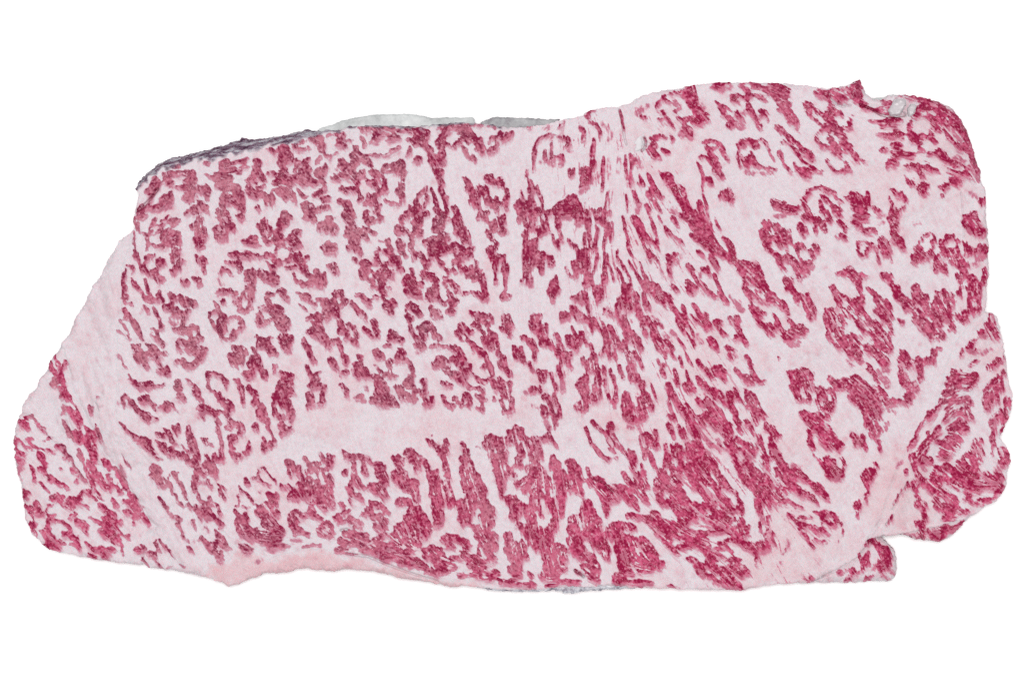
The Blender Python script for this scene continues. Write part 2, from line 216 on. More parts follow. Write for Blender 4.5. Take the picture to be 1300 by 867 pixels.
26 1170 90 1200 80;24 1200 120 1230 130;26 1220 60 1230 90;14 1100 130 1120 120;30 1280 60 1295 100;26 1270 140 1295 150;24 1285 190 1295 200;22 1210 180 1240 190
22 1210 240 1240 240;26 1110 260 1140 260;24 1100 290 1130 300;22 1150 270 1190 270;10 1190 280 1230 270;14 1230 275 1290 290;24 1110 340 1130 350;22 1130 380 1150 370
16 1160 390 1200 390;18 1270 360 1290 350;20 1280 390 1295 380;p16 1110 430 1160 430;10 1180 470 1280 460
@410 100
12 20 370 60 360 95 350;18 100 400 110 370 140 350;14 80 430 110 420 150 430;10 150 395 180 400;10 0 410 10 470;14 40 510 60 490 90 470;10 20 490 45 515;24 250 340 265 320 240 320
14 250 380 262 410 262 430;20 290 310 330 310;16 300 410 330 390 360 370;18 340 390 350 360 330 345;20 370 320 430 315 460 340;14 380 350 430 370 490 370;16 410 400 440 390 480 390;20 480 330 530 325 570 320
24 590 330 640 340 670 370;28 590 370 640 390 660 350;18 540 380 580 400 640 440;22 650 430 680 460 690 500;28 690 510 730 500 750 480;18 700 530 760 530;16 760 450 765 490;24 720 400 760 380 780 340
20 740 430 780 420;24 730 320 780 310 830 300;20 830 320 880 310 920 290;26 870 330 920 340 950 360;16 890 370 930 400;14 920 300 980 290 1010 295;22 960 410 990 390 1000 440;16 980 450 1010 470
16 1000 410 1020 470;12 1040 300 1080 300 1100 320;18 1060 400 1100 370 1120 345;16 1050 440 1090 440 1110 410;18 1060 460 1090 455;20 1150 370 1190 350;14 1150 390 1190 380;12 830 420 870 400
16 880 430 900 460 920 490;16 920 500 950 510 970 530;8 550 440 540 490;12 555 445 545 475;14 570 530 600 515 630 505;12 380 500 420 475 460 450;14 430 460 480 445;8 260 490 310 485 360 490
14 205 440 215 440;22 180 490 210 480 230 490;20 200 520 230 500;18 270 520 300 540 310 560;22 250 520 280 530;28 100 560 150 560 190 560;26 160 600 180 570 210 545;20 120 530 140 550
16 130 610 150 620;10 80 610 100 615;28 440 560 490 540 510 560;24 410 580 450 570;18 470 600 510 590;16 510 630 525 600;14 380 570 400 545;20 310 600 340 600 370 620
22 280 650 320 660 350 650;20 210 620 260 600;12 195 640 215 680 235 720;18 210 660 225 700;14 235 730 240 780;8 170 620 210 660;6 50 630 100 650 150 640;18 10 600 15 570
14 10 670 15 700;20 110 700 140 715;12 170 705 200 710;18 330 690 360 710 400 690;16 390 660 400 720;22 340 740 370 720;22 290 760 310 790;16 320 780 350 820
16 340 850 355 810;14 280 800 290 760;18 480 700 500 690;16 470 720 495 740 490 790;14 400 795 440 790 480 800;10 390 770 400 790;12 490 670 500 680;20 100 770 130 790 150 820
16 120 800 170 830 190 850;24 150 850 180 850;10 160 780 175 800;14 0 770 40 755;16 10 830 30 820;14 270 860 290 855;18 730 590 750 600;16 750 620 760 660 750 690
10 710 580 740 640;18 620 720 640 710 660 700;14 655 730 665 770 650 810;12 590 780 610 750 620 730;18 600 790 610 820;8 600 740 640 700 670 685;10 690 710 700 750;14 700 730 715 780 720 830
14 735 700 760 740 770 780;22 760 720 780 760 780 820;18 725 820 740 860;14 790 840 770 860;14 640 855 665 850;14 560 820 530 850;18 575 840 590 855;16 530 850 550 860
18 895 640 920 660 940 690;22 915 690 945 720 955 760;16 940 770 960 810;14 985 680 1000 700 1040 710;20 1010 720 1040 710;14 990 740 985 800;18 960 740 985 760;14 980 790 990 820
16 1040 630 1065 620;18 1060 655 1100 660;16 1090 650 1130 680 1140 690;12 1125 640 1140 670;10 1160 700 1175 730;12 1165 740 1165 780;24 1050 770 1080 800 1100 830;16 1040 760 1040 790
14 1100 760 1110 800;16 1130 800 1150 790;12 1150 800 1155 830;14 1000 855 1010 850;14 1035 860 1040 850;8 1265 710 1270 750 1280 800;24 1230 810 1250 790;20 1240 840 1250 850
14 1285 855 1290 820;10 1298 590 1298 610;14 830 820 850 850
@410 273
26 40 60 60 80;18 40 30 60 20;16 10 60 20 100;22 70 110 80 90;30 20 200 60 210;24 30 230 70 230;12 40 330 70 340;20 70 330 80 360
14 10 390 20 420;12 10 370 5 450;18 120 10 160 10 200 15;18 160 30 190 60;22 150 90 180 90 200 70;16 145 120 160 140;26 190 120 220 110;26 190 180 220 170
18 165 210 180 200;16 220 220 235 240;12 205 280 210 290;18 260 20 290 40 310 20;18 300 60 340 40 360 50;12 350 10 370 20;18 255 90 290 100;14 260 130 280 150
12 300 110 330 130;18 510 20 540 10;14 490 20 500 40;18 470 70 500 90 540 110;14 460 100 490 120;24 590 40 610 30;22 600 70 620 60;20 570 120 620 110
12 530 100 560 130;26 710 50 730 30;26 720 80 750 60;16 770 15 790 30;34 850 30 860 60;26 850 100 880 90;32 900 130 910 150;18 680 160 710 150
14 645 180 670 170;22 690 210 720 200;32 740 160 760 190;26 760 130 780 140;26 760 230 800 220;18 690 240 720 260;28 830 200 860 210;26 850 250 870 240 890 220
18 930 230 950 220;20 910 260 930 250;24 840 300 870 290;14 970 290 980 300;16 740 290 760 310;14 780 340 800 360 830 370;12 820 350 835 370;18 870 330 890 350
32 930 370 960 370;24 950 340 980 350;20 970 410 990 390;16 1020 430 1020 400;18 1010 450 1030 480 1030 500;14 1040 500 1040 520;12 1015 540 1030 550;16 980 500 1010 520
10 930 490 970 500;14 890 500 910 510;9 350 165 390 165 410 160;14 400 230 420 260;12 430 200 440 250;14 420 190 415 175;16 440 280 430 300;16 470 270 475 300
14 470 310 480 350;12 500 340 500 350;16 480 200 500 230;14 480 170 510 200;12 510 250 530 270;12 550 190 565 230;16 570 230 575 270;12 555 160 560 190
16 340 240 355 220;14 340 270 340 250;18 610 240 630 260;22 640 290 660 300;14 640 320 655 330;12 360 290 355 300;18 250 310 290 310;16 280 330 330 310 340 290
12 390 310 410 320;22 240 370 250 350;18 250 400 270 380;12 280 400 300 420;10 290 360 300 365;16 330 390 360 380;16 360 360 400 350;16 400 370 430 360
14 420 390 445 400;14 310 420 320 430;16 315 460 335 465;16 370 420 380 440;18 370 470 385 490;12 420 460 430 470;14 390 400 400 410;12 560 340 570 370
20 540 400 570 400;14 510 430 540 430;18 570 420 600 460;22 540 470 580 500;18 580 520 600 510 610 490;12 520 490 550 520;16 630 360 650 390;16 650 370 690 390
20 690 410 715 420;14 715 440 725 460;14 630 430 635 450;14 680 490 690 470;20 660 520 690 530;14 710 490 740 540;12 720 460 730 500;10 765 550 775 570
12 770 430 780 460;16 790 410 820 430;16 830 440 850 460;14 850 480 855 490;12 770 400 800 400;16 800 500 820 520;20 810 540 840 550;14 820 580 840 570
22 800 620 830 620;20 60 530 80 500 110 495;12 115 500 130 530;14 140 550 120 580;14 70 560 110 590;24 10 570 40 580;26 20 620 60 610;20 30 660 50 640
14 90 620 100 640;14 20 540 40 550;12 210 510 250 510;18 250 530 280 550;16 290 560 300 580;14 185 560 200 590;16 210 600 230 610;14 235 630 270 660
12 320 530 345 525;12 375 520 390 540;24 410 560 450 560;18 400 580 430 600;16 420 610 440 630;14 530 580 560 570;14 550 590 590 610;20 580 590 620 630
10 530 600 545 590;14 530 640 545 680;10 570 650 570 660;12 550 700 560 730;14 680 590 690 610;18 690 630 720 620;20 710 660 740 650;12 720 610 740 630
16 610 720 640 720;24 650 700 660 720;18 680 710 695 730;14 620 750 640 770;12 580 760 600 790;20 710 770 730 780;16 590 830 620 820;20 620 850 640 830
14 690 840 710 830;16 740 830 760 840;18 780 840 820 840 850 845;14 870 850 880 860;14 930 620 950 620;20 1000 660 1020 650;16 980 640 990 660;12 1035 690 1050 700
14 1060 640 1070 650;14 1080 660 1080 680;18 870 700 890 700;14 850 740 880 740;12 920 720 940 740;8 900 760 920 770;14 915 790 925 800;8 850 770 880 800
14 960 690 990 710;10 990 720 1020 740;16 1060 740 1080 760;22 1050 780 1070 800;16 1100 760 1105 790;14 1010 780 1030 810;18 1050 830 1070 840;12 1110 810 1110 850
20 955 820 965 840;14 960 850 1000 860;18 1150 670 1170 650;24 1180 680 1190 710;14 1135 720 1150 730;14 1180 740 1190 770;18 1275 780 1295 790;14 1215 840 1220 855
12 1255 840 1260 855;18 1000 20 1030 20;12 1040 40 1060 50;18 1070 60 1090 100;14 1085 40 1100 70;10 1110 10 1130 60 1130 100;14 1140 20 1145 50;18 1150 100 1140 120
16 1050 110 1060 140;12 1070 150 1090 170;20 1105 190 1100 200;20 1060 220 1070 260;24 1080 270 1100 280;14 1110 260 1110 300;14 1090 320 1090 350;10 1095 370 1098 430
14 1150 260 1150 300;18 1155 310 1160 350 1155 390;12 1155 400 1155 480;22 1150 520 1165 520;14 1250 30 1270 10;10 1240 30 1250 50;12 1285 40 1298 70;16 1285 110 1290 180
14 1290 200 1285 290;18 1285 330 1290 380;10 1270 400 1265 430;18 110 690 120 710;14 100 740 130 730;16 170 700 200 720;16 210 740 220 770;10 150 740 165 780
12 130 790 150 780;16 190 800 210 820;16 320 670 335 690;14 260 725 290 735;14 330 710 350 740;16 310 770 350 780;10 290 750 300 770;20 425 760 445 770
16 430 740 460 750;18 480 780 495 790;10 420 790 450 790;14 395 830 420 830;12 490 850 515 855;18 10 770 20 780;14 20 800 30 830;16 60 800 90 790
10 100 810 110 805;12 115 840 125 860;10 320 862 340 862
@410 446
22 50 60 70 80;12 80 100 95 100;16 145 50 150 80;14 130 30 150 40;16 130 140 150 130;16 10 220 10 240;12 0 300 10 320;14 115 210 130 220
14 140 230 150 260;12 150 290 150 280;16 230 30 250 40;20 210 90 240 80;22 230 120 250 130;18 220 150 260 150;16 270 120 275 170;p18 200 120 210 160
20 220 300 240 300;10 200 290 215 300;14 230 280 240 275;12 240 320 260 310;p10 270 230 280 250;12 330 10 350 30;16 360 30 380 40;10 330 80 350 110 370 140
14 310 160 340 160;14 350 180 370 180;20 350 200 380 210;30 360 240 390 250;34 350 300 390 290;28 320 320 370 330;26 410 320 440 310;20 440 330 470 340
10 430 100 420 130;14 410 90 420 70;18 430 160 450 170;16 400 150 420 140;14 460 60 480 20;16 430 70 480 70;12 510 20 520 10;18 490 60 530 60
14 550 70 560 100;10 570 110 575 150;20 550 160 560 190;18 530 190 540 220;14 570 220 575 260;16 570 290 575 310;12 460 230 480 240;18 490 260 510 280
18 530 280 550 290;16 520 310 550 315;14 490 220 500 240;16 640 190 645 220;14 610 250 625 250;12 640 240 650 260;14 630 280 640 300;10 640 330 660 350
18 680 310 680 330;10 690 290 685 310;p12 590 5 600 10;22 730 50 760 50;14 690 80 740 95;22 760 60 770 80;16 770 110 790 100;16 810 60 820 40
22 870 20 890 50;20 840 60 880 70;8 870 80 880 110;14 790 130 800 130;24 820 150 850 150;22 860 170 890 190;16 890 200 920 220;14 920 220 950 230
18 900 130 920 120;16 930 130 940 90;12 760 200 800 210;10 800 220 820 225;10 755 290 770 300;14 770 310 790 330;14 810 350 825 360;14 840 300 860 330
14 870 340 880 350;10 880 280 910 265 930 290;8 935 300 935 350;8 890 290 890 320;10 920 350 930 360;10 960 150 980 180 1010 190;12 1000 190 1040 190;10 980 230 1010 250
12 1010 250 1020 280;7 1020 280 1035 320;8 960 270 1000 290 1020 350;9 970 360 1020 380;16 1000 370 1020 380;12 980 10 1010 20;16 1020 20 1030 30;14 1040 60 1060 100
8 1060 110 1075 150;12 1015 95 1025 110;14 1110 10 1120 20;18 1130 70 1150 60;14 1155 40 1160 100;14 1140 100 1160 120;16 1180 140 1190 160;18 1080 210 1100 200
14 1050 180 1070 190;18 1120 210 1140 220;14 1120 180 1150 210;18 1140 250 1160 260;16 1190 210 1190 240;12 1090 240 1110 240;12 1080 300 1090 310;14 1150 290 1160 300
10 1130 320 1140 350;16 1200 330 1200 370;12 1180 300 1200 310;14 1150 380 1190 380;20 1230 20 1260 20;10 1225 50 1270 70;14 1270 30 1270 70;p10 1280 260 1298 270
28 30 700 40 710;22 30 740 50 730;14 50 670 65 670;14 10 680 20 720;18 20 800 30 820;12 50 820 60 850;16 10 840 10 855;18 140 770 140 780
20 150 670 180 680;24 190 670 210 670;14 130 640 150 650;18 190 710 200 720;14 240 660 270 680;14 250 690 260 730;18 260 740 265 770;14 190 750 210 780
22 200 800 230 830;14 180 830 170 850;18 230 850 250 855;14 280 680 300 700;16 330 710 360 720;18 350 750 380 770;12 370 720 390 750;10 390 770 400 830
14 370 800 370 830;22 300 850 340 855;14 440 670 460 680;26 480 680 490 690;20 470 710 490 710;20 450 770 470 760;22 460 790 490 800;22 490 830 520 840
10 490 740 530 780 560 830;16 550 830 580 850;14 525 640 560 630;26 545 650 580 660;24 570 690 600 710;18 590 740 610 740;14 620 670 640 700;18 650 710 670 730
14 670 760 680 790;18 700 800 720 770;22 690 840 730 840;14 740 800 740 850;12 655 560 680 590;14 690 570 720 600;24 740 620 760 610;24 750 650 780 640
16 790 590 790 640;20 770 690 780 720;14 780 740 800 790;14 780 830 800 855;12 770 560 780 570;6 690 525 695 530;10 885 580 895 600;16 890 620 910 630
28 900 670 910 680;34 920 720 930 740;34 900 750 900 770;34 940 800 960 800;34 920 840 980 840;14 880 820 890 840;10 970 605 990 610;26 1060 550 1080 560
26 1040 590 1050 610;18 1060 640 1060 660;26 1110 600 1130 610;28 1140 640 1160 650;28 1110 680 1150 690;26 1090 710 1120 730;28 1110 760 1140 770;24 1130 810 1140 830
12 1110 830 1130 860;26 1130 560 1150 580;28 1190 520 1210 520;24 1180 560 1200 560;20 1230 490 1260 500;22 1240 540 1270 540;16 1280 540 1295 570;14 1260 590 1260 620
22 1240 690 1260 670;20 1220 730 1260 730;16 1180 740 1200 750;12 1270 640 1275 660;20 1240 850 1290 820;14 1230 600 1250 640
@410 600
10 40 20 60 60 70 120;22 10 120 40 110;26 20 160 50 160;18 40 200 65 210;14 10 220 20 240;10 110 200 130 210;16 150 90 175 110;14 150 100 180 130
14 200 140 230 150;18 230 160 250 170;10 170 170 190 200;8 190 200 215 220;18 70 290 100 300;14 100 260 120 290;16 140 250 160 240;20 100 310 130 310
24 20 330 40 350;26 10 390 40 400;18 50 370 70 390;20 180 300 210 310;24 220 340 230 330;14 250 270 270 280;22 200 20 230 60;14 240 80 260 100
22 310 80 330 90;20 320 110 350 130;16 350 120 380 170;12 380 100 410 150;16 340 10 370 30;12 380 30 410 70;16 310 190 340 210;16 360 210 390 230
16 390 250 420 260;22 330 280 360 280;20 380 300 400 310;20 290 230 310 260;24 340 340 380 350;18 370 390 390 400;28 460 20 490 30;32 490 60 520 70
34 540 100 580 110;24 560 50 590 70;24 580 150 600 160;30 480 190 510 190;18 540 180 560 200;34 560 250 590 240;32 540 290 580 290;32 600 260 630 280
26 640 310 660 320;26 560 340 600 350;22 640 370 670 370;28 600 390 640 400;26 500 340 540 360;20 470 350 480 340;28 440 400 470 390;28 480 440 510 440
28 530 420 560 440;26 570 460 610 450;30 500 490 560 480;24 440 450 470 470;p20 500 370 520 370;20 140 390 180 390;26 180 380 210 400;24 120 440 150 450
28 180 450 210 440;24 240 410 270 400;24 230 450 280 450;16 120 480 150 470;10 80 515 150 510 220 515;14 90 490 110 500;22 310 460 360 460;22 320 490 380 490
20 270 480 320 510;16 330 420 370 430;20 380 450 400 460;14 230 490 290 500 340 530;24 400 520 460 530;22 380 540 440 540;24 480 550 540 550;20 490 570 540 580
22 580 550 620 570;24 560 590 620 600;20 630 600 680 610;20 660 630 720 640;28 690 20 720 40;32 710 80 740 100;32 710 150 740 160;34 720 200 740 210
30 730 250 740 280;22 720 320 740 320;14 690 60 690 140;20 760 110 770 140;26 800 190 810 210;22 770 190 780 200;14 790 60 810 110;12 790 10 800 30
16 820 150 825 190;24 890 30 900 60;34 940 30 960 40;36 920 90 960 100;34 980 90 1010 110;36 950 150 990 150;36 920 200 960 200;34 990 190 1030 200
34 1030 240 1060 240;34 1020 290 1060 280;30 1030 340 1060 330;26 870 190 880 220;32 880 280 910 280;24 890 320 920 320;16 940 250 950 280;24 980 350 1010 350
34 1000 400 1040 390;32 1020 430 1080 410;28 1000 460 1050 470;20 940 340 970 370;24 760 420 800 420;22 800 400 850 410;18 860 420 900 430;20 910 440 930 460
20 790 460 820 470;28 660 490 700 490;26 700 510 740 500;28 660 540 700 540;28 720 560 760 540;28 750 590 790 580;24 740 630 790 620;22 810 590 830 600
14 820 540 870 550;20 880 490 900 500;26 900 530 930 540;28 940 580 970 570;26 960 540 1000 560;26 980 610 1020 610;22 1010 540 1060 550;20 1070 560 1100 550
22 1060 530 1090 540;24 1000 500 1050 500;22 1080 480 1090 470;18 1050 640 1100 640;16 860 650 940 650;12 940 655 1000 670 1060 690;14 1060 680 1100 680;10 1110 700 1170 700 1220 715
10 1230 715 1298 705;14 960 640 1000 640;24 1140 70 1140 30;18 1130 90 1140 110;10 1140 130 1140 160;14 1180 10 1220 10;26 1240 80 1280 70;24 1280 110 1295 100
16 1270 50 1290 40;34 1190 170 1220 180;34 1210 220 1240 230;30 1210 270 1220 280;30 1250 200 1270 220;24 1270 260 1290 270;28 1250 340 1270 350;22 1280 380 1295 400
26 1170 400 1180 410;26 1180 450 1210 460;28 1210 500 1240 500;22 1160 500 1170 510;22 1260 450 1280 480;28 1200 550 1220 560;24 1240 590 1250 610;20 1190 610 1220 650
22 1270 540 1290 530;18 1230 660 1250 650;14 1140 690 1200 690;-10 1000 480 1030 540;-12 860 470 880 490;-8 620 540 680 600;-7 520 330 545 400;-8 600 340 620 400
@670 100
14 0 310 15 315;10 190 320 220 295 235 275;p14 110 320 140 300;9 150 360 110 370 75 385 50 420;14 40 440 45 480 40 520;7 38 530 36 600;10 60 390 100 370 150 355 200 365;14 200 370 240 380 265 380
18 255 390 262 410 250 440;p14 240 440 260 460;8 150 400 150 440 150 480;12 105 460 105 510;p18 70 530 130 525 180 530;14 130 530 160 500;22 180 500 210 500 230 520;p14 160 550 220 545
14 260 580 275 600 265 620;10 290 580 290 610;16 330 310 345 325 360 345;14 350 360 355 390 345 400;14 360 240 385 240 385 220;10 380 200 430 205;14 390 280 430 290 450 320;10 455 310 460 350 455 400
p8 470 280 480 300;p12 510 390 525 370 540 340;p10 510 300 515 330;9 418 380 420 420 425 470;10 412 440 412 490;16 400 540 420 530 415 570;34 345 590 370 590 390 600;26 350 640 380 620 395 600
22 340 690 360 670 385 660;p14 340 720 380 690;12 485 495 475 550 470 600;14 480 520 480 570 465 610;10 480 610 480 660 470 720;p8 450 600 445 660;p8 515 510 515 580 510 640;9 515 710 505 750 495 800
12 490 810 485 840 480 860;p8 540 720 520 780 520 850;p6 580 500 575 600;6 585 200 600 260 610 330;9 620 490 620 560 630 640;16 650 480 665 520 660 570;16 650 580 655 630 650 680;10 680 510 700 560
p8 640 600 630 680;p10 700 500 720 570;10 710 610 720 650 740 680;10 700 670 730 680;9 760 600 785 640 810 690;10 770 640 790 690;p10 670 720 690 750;14 780 700 790 740
18 810 700 830 740 845 760;14 760 730 775 760;10 625 730 630 780 630 850;16 680 740 690 780 705 800;12 670 720 680 740;p18 700 800 700 840;16 750 800 770 830 770 855;18 800 780 820 820 850 850
14 830 740 850 760;14 780 380 830 370 880 380;8 800 400 840 375;24 790 440 800 430;14 780 470 820 490 850 520;p12 800 410 810 450;18 860 460 890 470;12 910 370 925 390 915 410
7 740 375 750 400 748 430;12 755 455 790 490 810 510;p18 690 220 720 200 770 170;14 720 250 750 250;p10 680 200 700 230;14 830 150 860 130 870 110;10 880 150 900 155;8 820 180 830 150
10 825 215 860 210 890 220;12 860 230 880 260 900 270;14 830 270 850 265;p14 850 290 890 300;7 900 270 920 300 940 330;26 1000 90 1040 60;22 1050 90 1060 130 1050 60;20 980 90 1010 130
24 1030 170 1070 200 1090 200;26 1060 230 1100 240 1130 230;p14 1110 170 1120 210;24 1050 280 1100 280 1140 270;16 990 290 1000 260 1030 250;28 1000 330 1020 330;20 1020 350 1030 370;p16 970 350 990 370
12 880 110 940 90 980 80;p14 930 150 960 180;10 930 210 970 190;10 950 250 990 270;20 1170 60 1210 55 1240 65;10 1210 30 1280 32;p14 1260 70 1290 60;12 1290 120 1298 140
8 1190 150 1220 170 1260 180 1298 210;16 1225 190 1245 210;12 1235 240 1240 200;18 1280 250 1298 270;14 1270 290 1298 310;12 1110 410 1140 400 1190 400;16 1130 440 1160 450 1200 440;16 1200 400 1225 420 1245 450
18 1220 460 1255 490 1275 530;18 1140 450 1170 490 1200 510;14 1080 510 1100 500 1130 500;22 1150 520 1190 540 1210 570;22 1180 580 1220 610 1240 640;14 1080 540 1100 580 1110 600;p14 1110 500 1150 520;14 1130 640 1160 640
10 1115 660 1150 655 1180 670;7 1110 600 1108 680 1110 740;8 1110 730 1130 790 1145 850;16 1090 780 1100 810 1110 840;10 1080 790 1085 850;26 1250 740 1280 720;24 1270 760 1290 770;12 1210 760 1240 740
18 840 610 890 620 920 630;16 860 630 890 680 920 710;18 910 650 930 690 950 740;16 930 720 960 770 980 810;14 965 680 990 720 1010 770;18 980 720 1005 780 1030 830;22 990 800 1010 840;16 1000 855 1060 850
p14 900 840 930 850;8 0 640 20 650 30 700;18 10 660 20 700 30 740;14 55 680 65 710 75 740;8 75 720 85 770 95 820;18 0 790 30 790;26 30 840 60 840 90 840;14 20 760 40 790
20 120 850 160 840 180 830;26 180 830 220 800;26 260 770 290 760;24 240 830 290 810 310 790;20 320 800 330 840;30 200 850 300 850;14 370 855 380 850;10 440 840 460 830
8 410 830 420 855;14 520 850 510 860
@670 273
20 15 20 25 80;16 40 30 50 10;16 65 90 80 130;12 80 20 100 60 110 130;10 120 10 130 80 140 120;14 110 60 110 120;20 190 20 195 60 200 100;14 205 110 210 140 205 180
12 185 170 195 210;6 160 130 165 190;18 320 30 340 20;p20 320 60 360 50;16 370 40 380 70;10 395 20 395 90 380 130;12 390 130 400 180;8 360 120 355 180
p10 240 20 265 30;14 440 20 450 40;10 430 70 450 100 440 130;12 470 20 475 60;8 490 10 490 60;26 510 90 525 110;16 530 60 530 160;14 490 120 490 180 480 220
10 440 120 430 180;16 400 220 430 210;20 350 240 370 230;14 260 160 275 190 290 200;8 305 190 315 240;30 340 280 360 290;26 350 330 370 320;16 320 340 350 360
12 300 300 310 310;10 280 300 300 360;10 235 330 250 360 275 400;16 290 400 310 390;8 320 370 310 400;18 370 400 390 380;14 400 390 410 430;18 360 440 380 430
p16 360 460 390 460;14 440 240 440 280 430 310;8 430 330 415 380;14 490 250 500 300;12 490 310 490 380;14 480 390 475 440;26 445 480 460 470;20 440 520 460 510
14 440 560 450 540;12 420 450 430 500;10 470 430 490 380;10 500 420 500 390;8 520 310 535 370 545 430;24 20 190 40 180;18 20 230 30 260;14 50 160 45 210
28 70 260 90 260;24 40 310 80 310;20 15 350 25 330;16 90 340 95 370;18 10 400 20 420;14 5 440 20 440;14 130 270 150 270;20 140 310 160 315
10 180 390 190 420;8 150 420 145 450;8 165 410 165 450;26 145 480 165 470;20 150 510 165 520;18 185 470 195 480;16 160 540 160 550;26 330 520 350 510
18 290 530 320 525;14 330 550 340 545;14 370 500 370 540;9 385 540 380 590 390 640;8 605 10 610 60 625 120;10 615 90 630 140 645 190;8 630 180 650 240 670 270;10 650 10 670 50 690 90
20 670 20 700 50;14 700 70 720 120 740 160;14 690 100 720 150 745 210;14 700 30 720 60 740 100;10 730 90 755 140 780 190;10 750 120 790 170 830 220;8 780 20 800 70;14 785 50 800 90 810 120
10 815 120 825 180 840 230;14 750 210 770 260 780 300;8 770 220 810 280 840 320;p10 830 320 860 370 865 410;7 830 10 850 50;14 870 80 900 110 920 140;12 920 130 960 160 990 190;16 920 20 935 50
10 935 50 955 80;7 575 220 570 260 590 300;7 590 290 610 340 640 400;8 570 340 590 380 605 420;5 610 320 640 380 660 440;8 640 290 670 340 690 380;12 680 360 705 400 730 440;8 710 300 730 370 750 410
8 750 400 765 440;16 740 460 730 430;14 780 440 770 480;26 800 450 820 460;20 830 490 870 510;16 880 530 900 520;10 820 520 860 560 890 600;12 800 500 820 530
14 910 560 920 600;16 930 600 950 630;12 610 440 610 480;22 620 480 640 520;18 650 450 640 480;14 680 500 700 530;14 740 500 740 560;20 640 560 650 600
16 600 530 610 590;14 580 540 595 600;20 690 570 710 620;20 760 590 750 560;20 700 640 730 660;14 720 700 740 690;12 560 580 570 630;16 570 650 590 700
24 610 680 630 720;18 600 640 610 620;p10 500 590 540 620;10 490 600 485 630;14 520 620 550 630;26 630 760 660 760;20 620 810 610 850;24 680 790 700 800
18 700 830 720 850;14 740 740 750 770;20 770 690 800 720;26 800 750 820 790;26 830 810 850 840;20 830 850 870 860;14 760 650 770 680;p10 780 640 820 670 860 710
8 810 680 860 715;p14 870 760 900 810;14 880 800 920 850;p12 910 740 950 780;10 950 780 980 820 1000 850;26 960 660 990 650;20 970 690 1000 690;14 970 720 990 740
12 1000 610 980 580;10 1020 700 1040 740 1060 790;10 1010 750 1040 800 1060 850;p14 1070 760 1100 810;12 1030 630 1070 670 1110 700;14 1050 570 1080 610;20 1100 640 1130 640;20 1130 680 1150 710
16 1120 700 1140 730;26 985 10 1030 20;30 1050 70 1090 60;34 1090 110 1120 120;34 1110 50 1140 70;30 1120 160 1150 170;30 1060 20 1120 15;24 1150 100 1160 140
14 1040 130 1080 170;20 1140 200 1180 210;24 1200 230 1220 240;18 1090 240 1110 260;16 1160 260 1190 310;16 1190 320 1210 340;16 1230 260 1270 280;20 1280 260 1290 290
12 1240 150 1280 180;20 1285 200 1298 230;10 1190 20 1200 60 1225 100;7 1170 130 1210 190 1260 240;14 910 270 950 250;12 890 260 900 300;16 910 300 940 280;p12 950 310 970 260
12 890 320 900 360 910 400;p14 900 380 920 440;14 920 450 950 480;16 1020 320 1040 350;10 1040 360 1070 410;18 1080 420 1110 450;14 1110 450 1140 490;14 1150 490 1190 530
p10 1090 400 1100 360;14 1110 350 1140 350;12 1140 340 1150 380;10 1180 370 1190 400;9 1190 400 1210 450 1230 490;16 1220 500 1240 530;18 1250 540 1260 560;10 1285 510 1298 520
14 1010 420 1040 440;18 1040 460 1070 470;14 1010 460 1030 490 1050 510;16 1190 680 1220 680;12 1190 700 1220 740;14 1220 730 1250 770;p12 1250 760 1290 800;18 1280 660 1298 690
18 1150 790 1180 810;18 1170 830 1200 850;14 1260 840 1298 850;24 40 650 70 650;18 30 680 60 690;24 50 710 80 710;12 20 700 40 740;26 80 760 100 780
8 120 690 125 740;20 90 820 120 810;20 140 810 150 840;20 10 800 30 830;16 20 830 50 860;14 180 760 200 790;16 200 820 220 850;14 150 850 180 860
26 220 640 240 640;20 220 660 250 650;26 300 620 320 630;18 280 590 300 600;20 320 660 350 650;18 350 660 390 670;16 380 680 410 710;14 420 660 430 680
8 400 710 410 750;10 440 700 460 740;10 280 710 300 760;22 260 780 290 790;28 280 820 300 830;14 310 770 310 800;14 340 750 345 790;10 370 800 375 830
14 300 855 320 855;10 400 820 410 855;8 475 680 490 720;18 490 740 500 780;14 520 710 540 750;20 500 800 500 850;18 550 780 570 810;12 530 800 550 850
14 560 830 590 850
@670 446
16 10 80 20 100;12 45 10 45 50;26 190 20 230 20;22 250 50 270 20;16 260 90 275 110;10 210 70 200 90;14 190 100 200 140;14 210 150 220 180
p16 220 200 225 260;p10 235 130 240 160;22 90 140 110 140;16 70 130 110 160;16 90 180 100 190;12 75 230 80 250;18 20 240 40 240;14 20 270 40 265
9 150 140 160 200;9 165 200 180 260;18 110 290 130 290;10 135 320 150 370;14 90 350 110 360;20 100 390 110 420;p18 110 440 130 480;18 150 390 160 410
16 170 440 180 460;14 140 490 160 490;10 180 330 200 350;p8 30 340 70 370;10 165 270 180 310;14 205 370 200 420;10 350 40 350 80;8 370 90 380 125
28 400 70 420 80;20 420 30 430 50;22 400 110 430 110;18 450 120 460 150;20 445 170 455 190;18 425 220 430 250;14 450 240 460 270;24 340 190 360 180
26 330 220 360 230;20 340 260 370 250;18 370 160 380 180;24 370 310 400 310;24 330 340 360 330;20 310 350 340 360;20 350 380 370 360;16 410 290 430 310
12 475 90 490 130 495 170;8 490 190 495 240;10 525 120 530 150;12 540 160 550 200;12 555 220 565 280;16 530 320 550 320;14 550 350 560 310;10 510 280 520 310
14 460 20 480 10;10 510 10 520 50;14 550 20 560 50;14 580 100 590 130;12 590 140 610 170;20 640 20 650 60;14 680 10 700 50;12 710 60 730 110
24 650 110 660 100;22 660 150 690 160;22 700 190 710 210;16 720 230 730 200;14 650 170 660 190;10 780 200 800 260 820 320;20 610 290 620 320;16 620 270 640 300
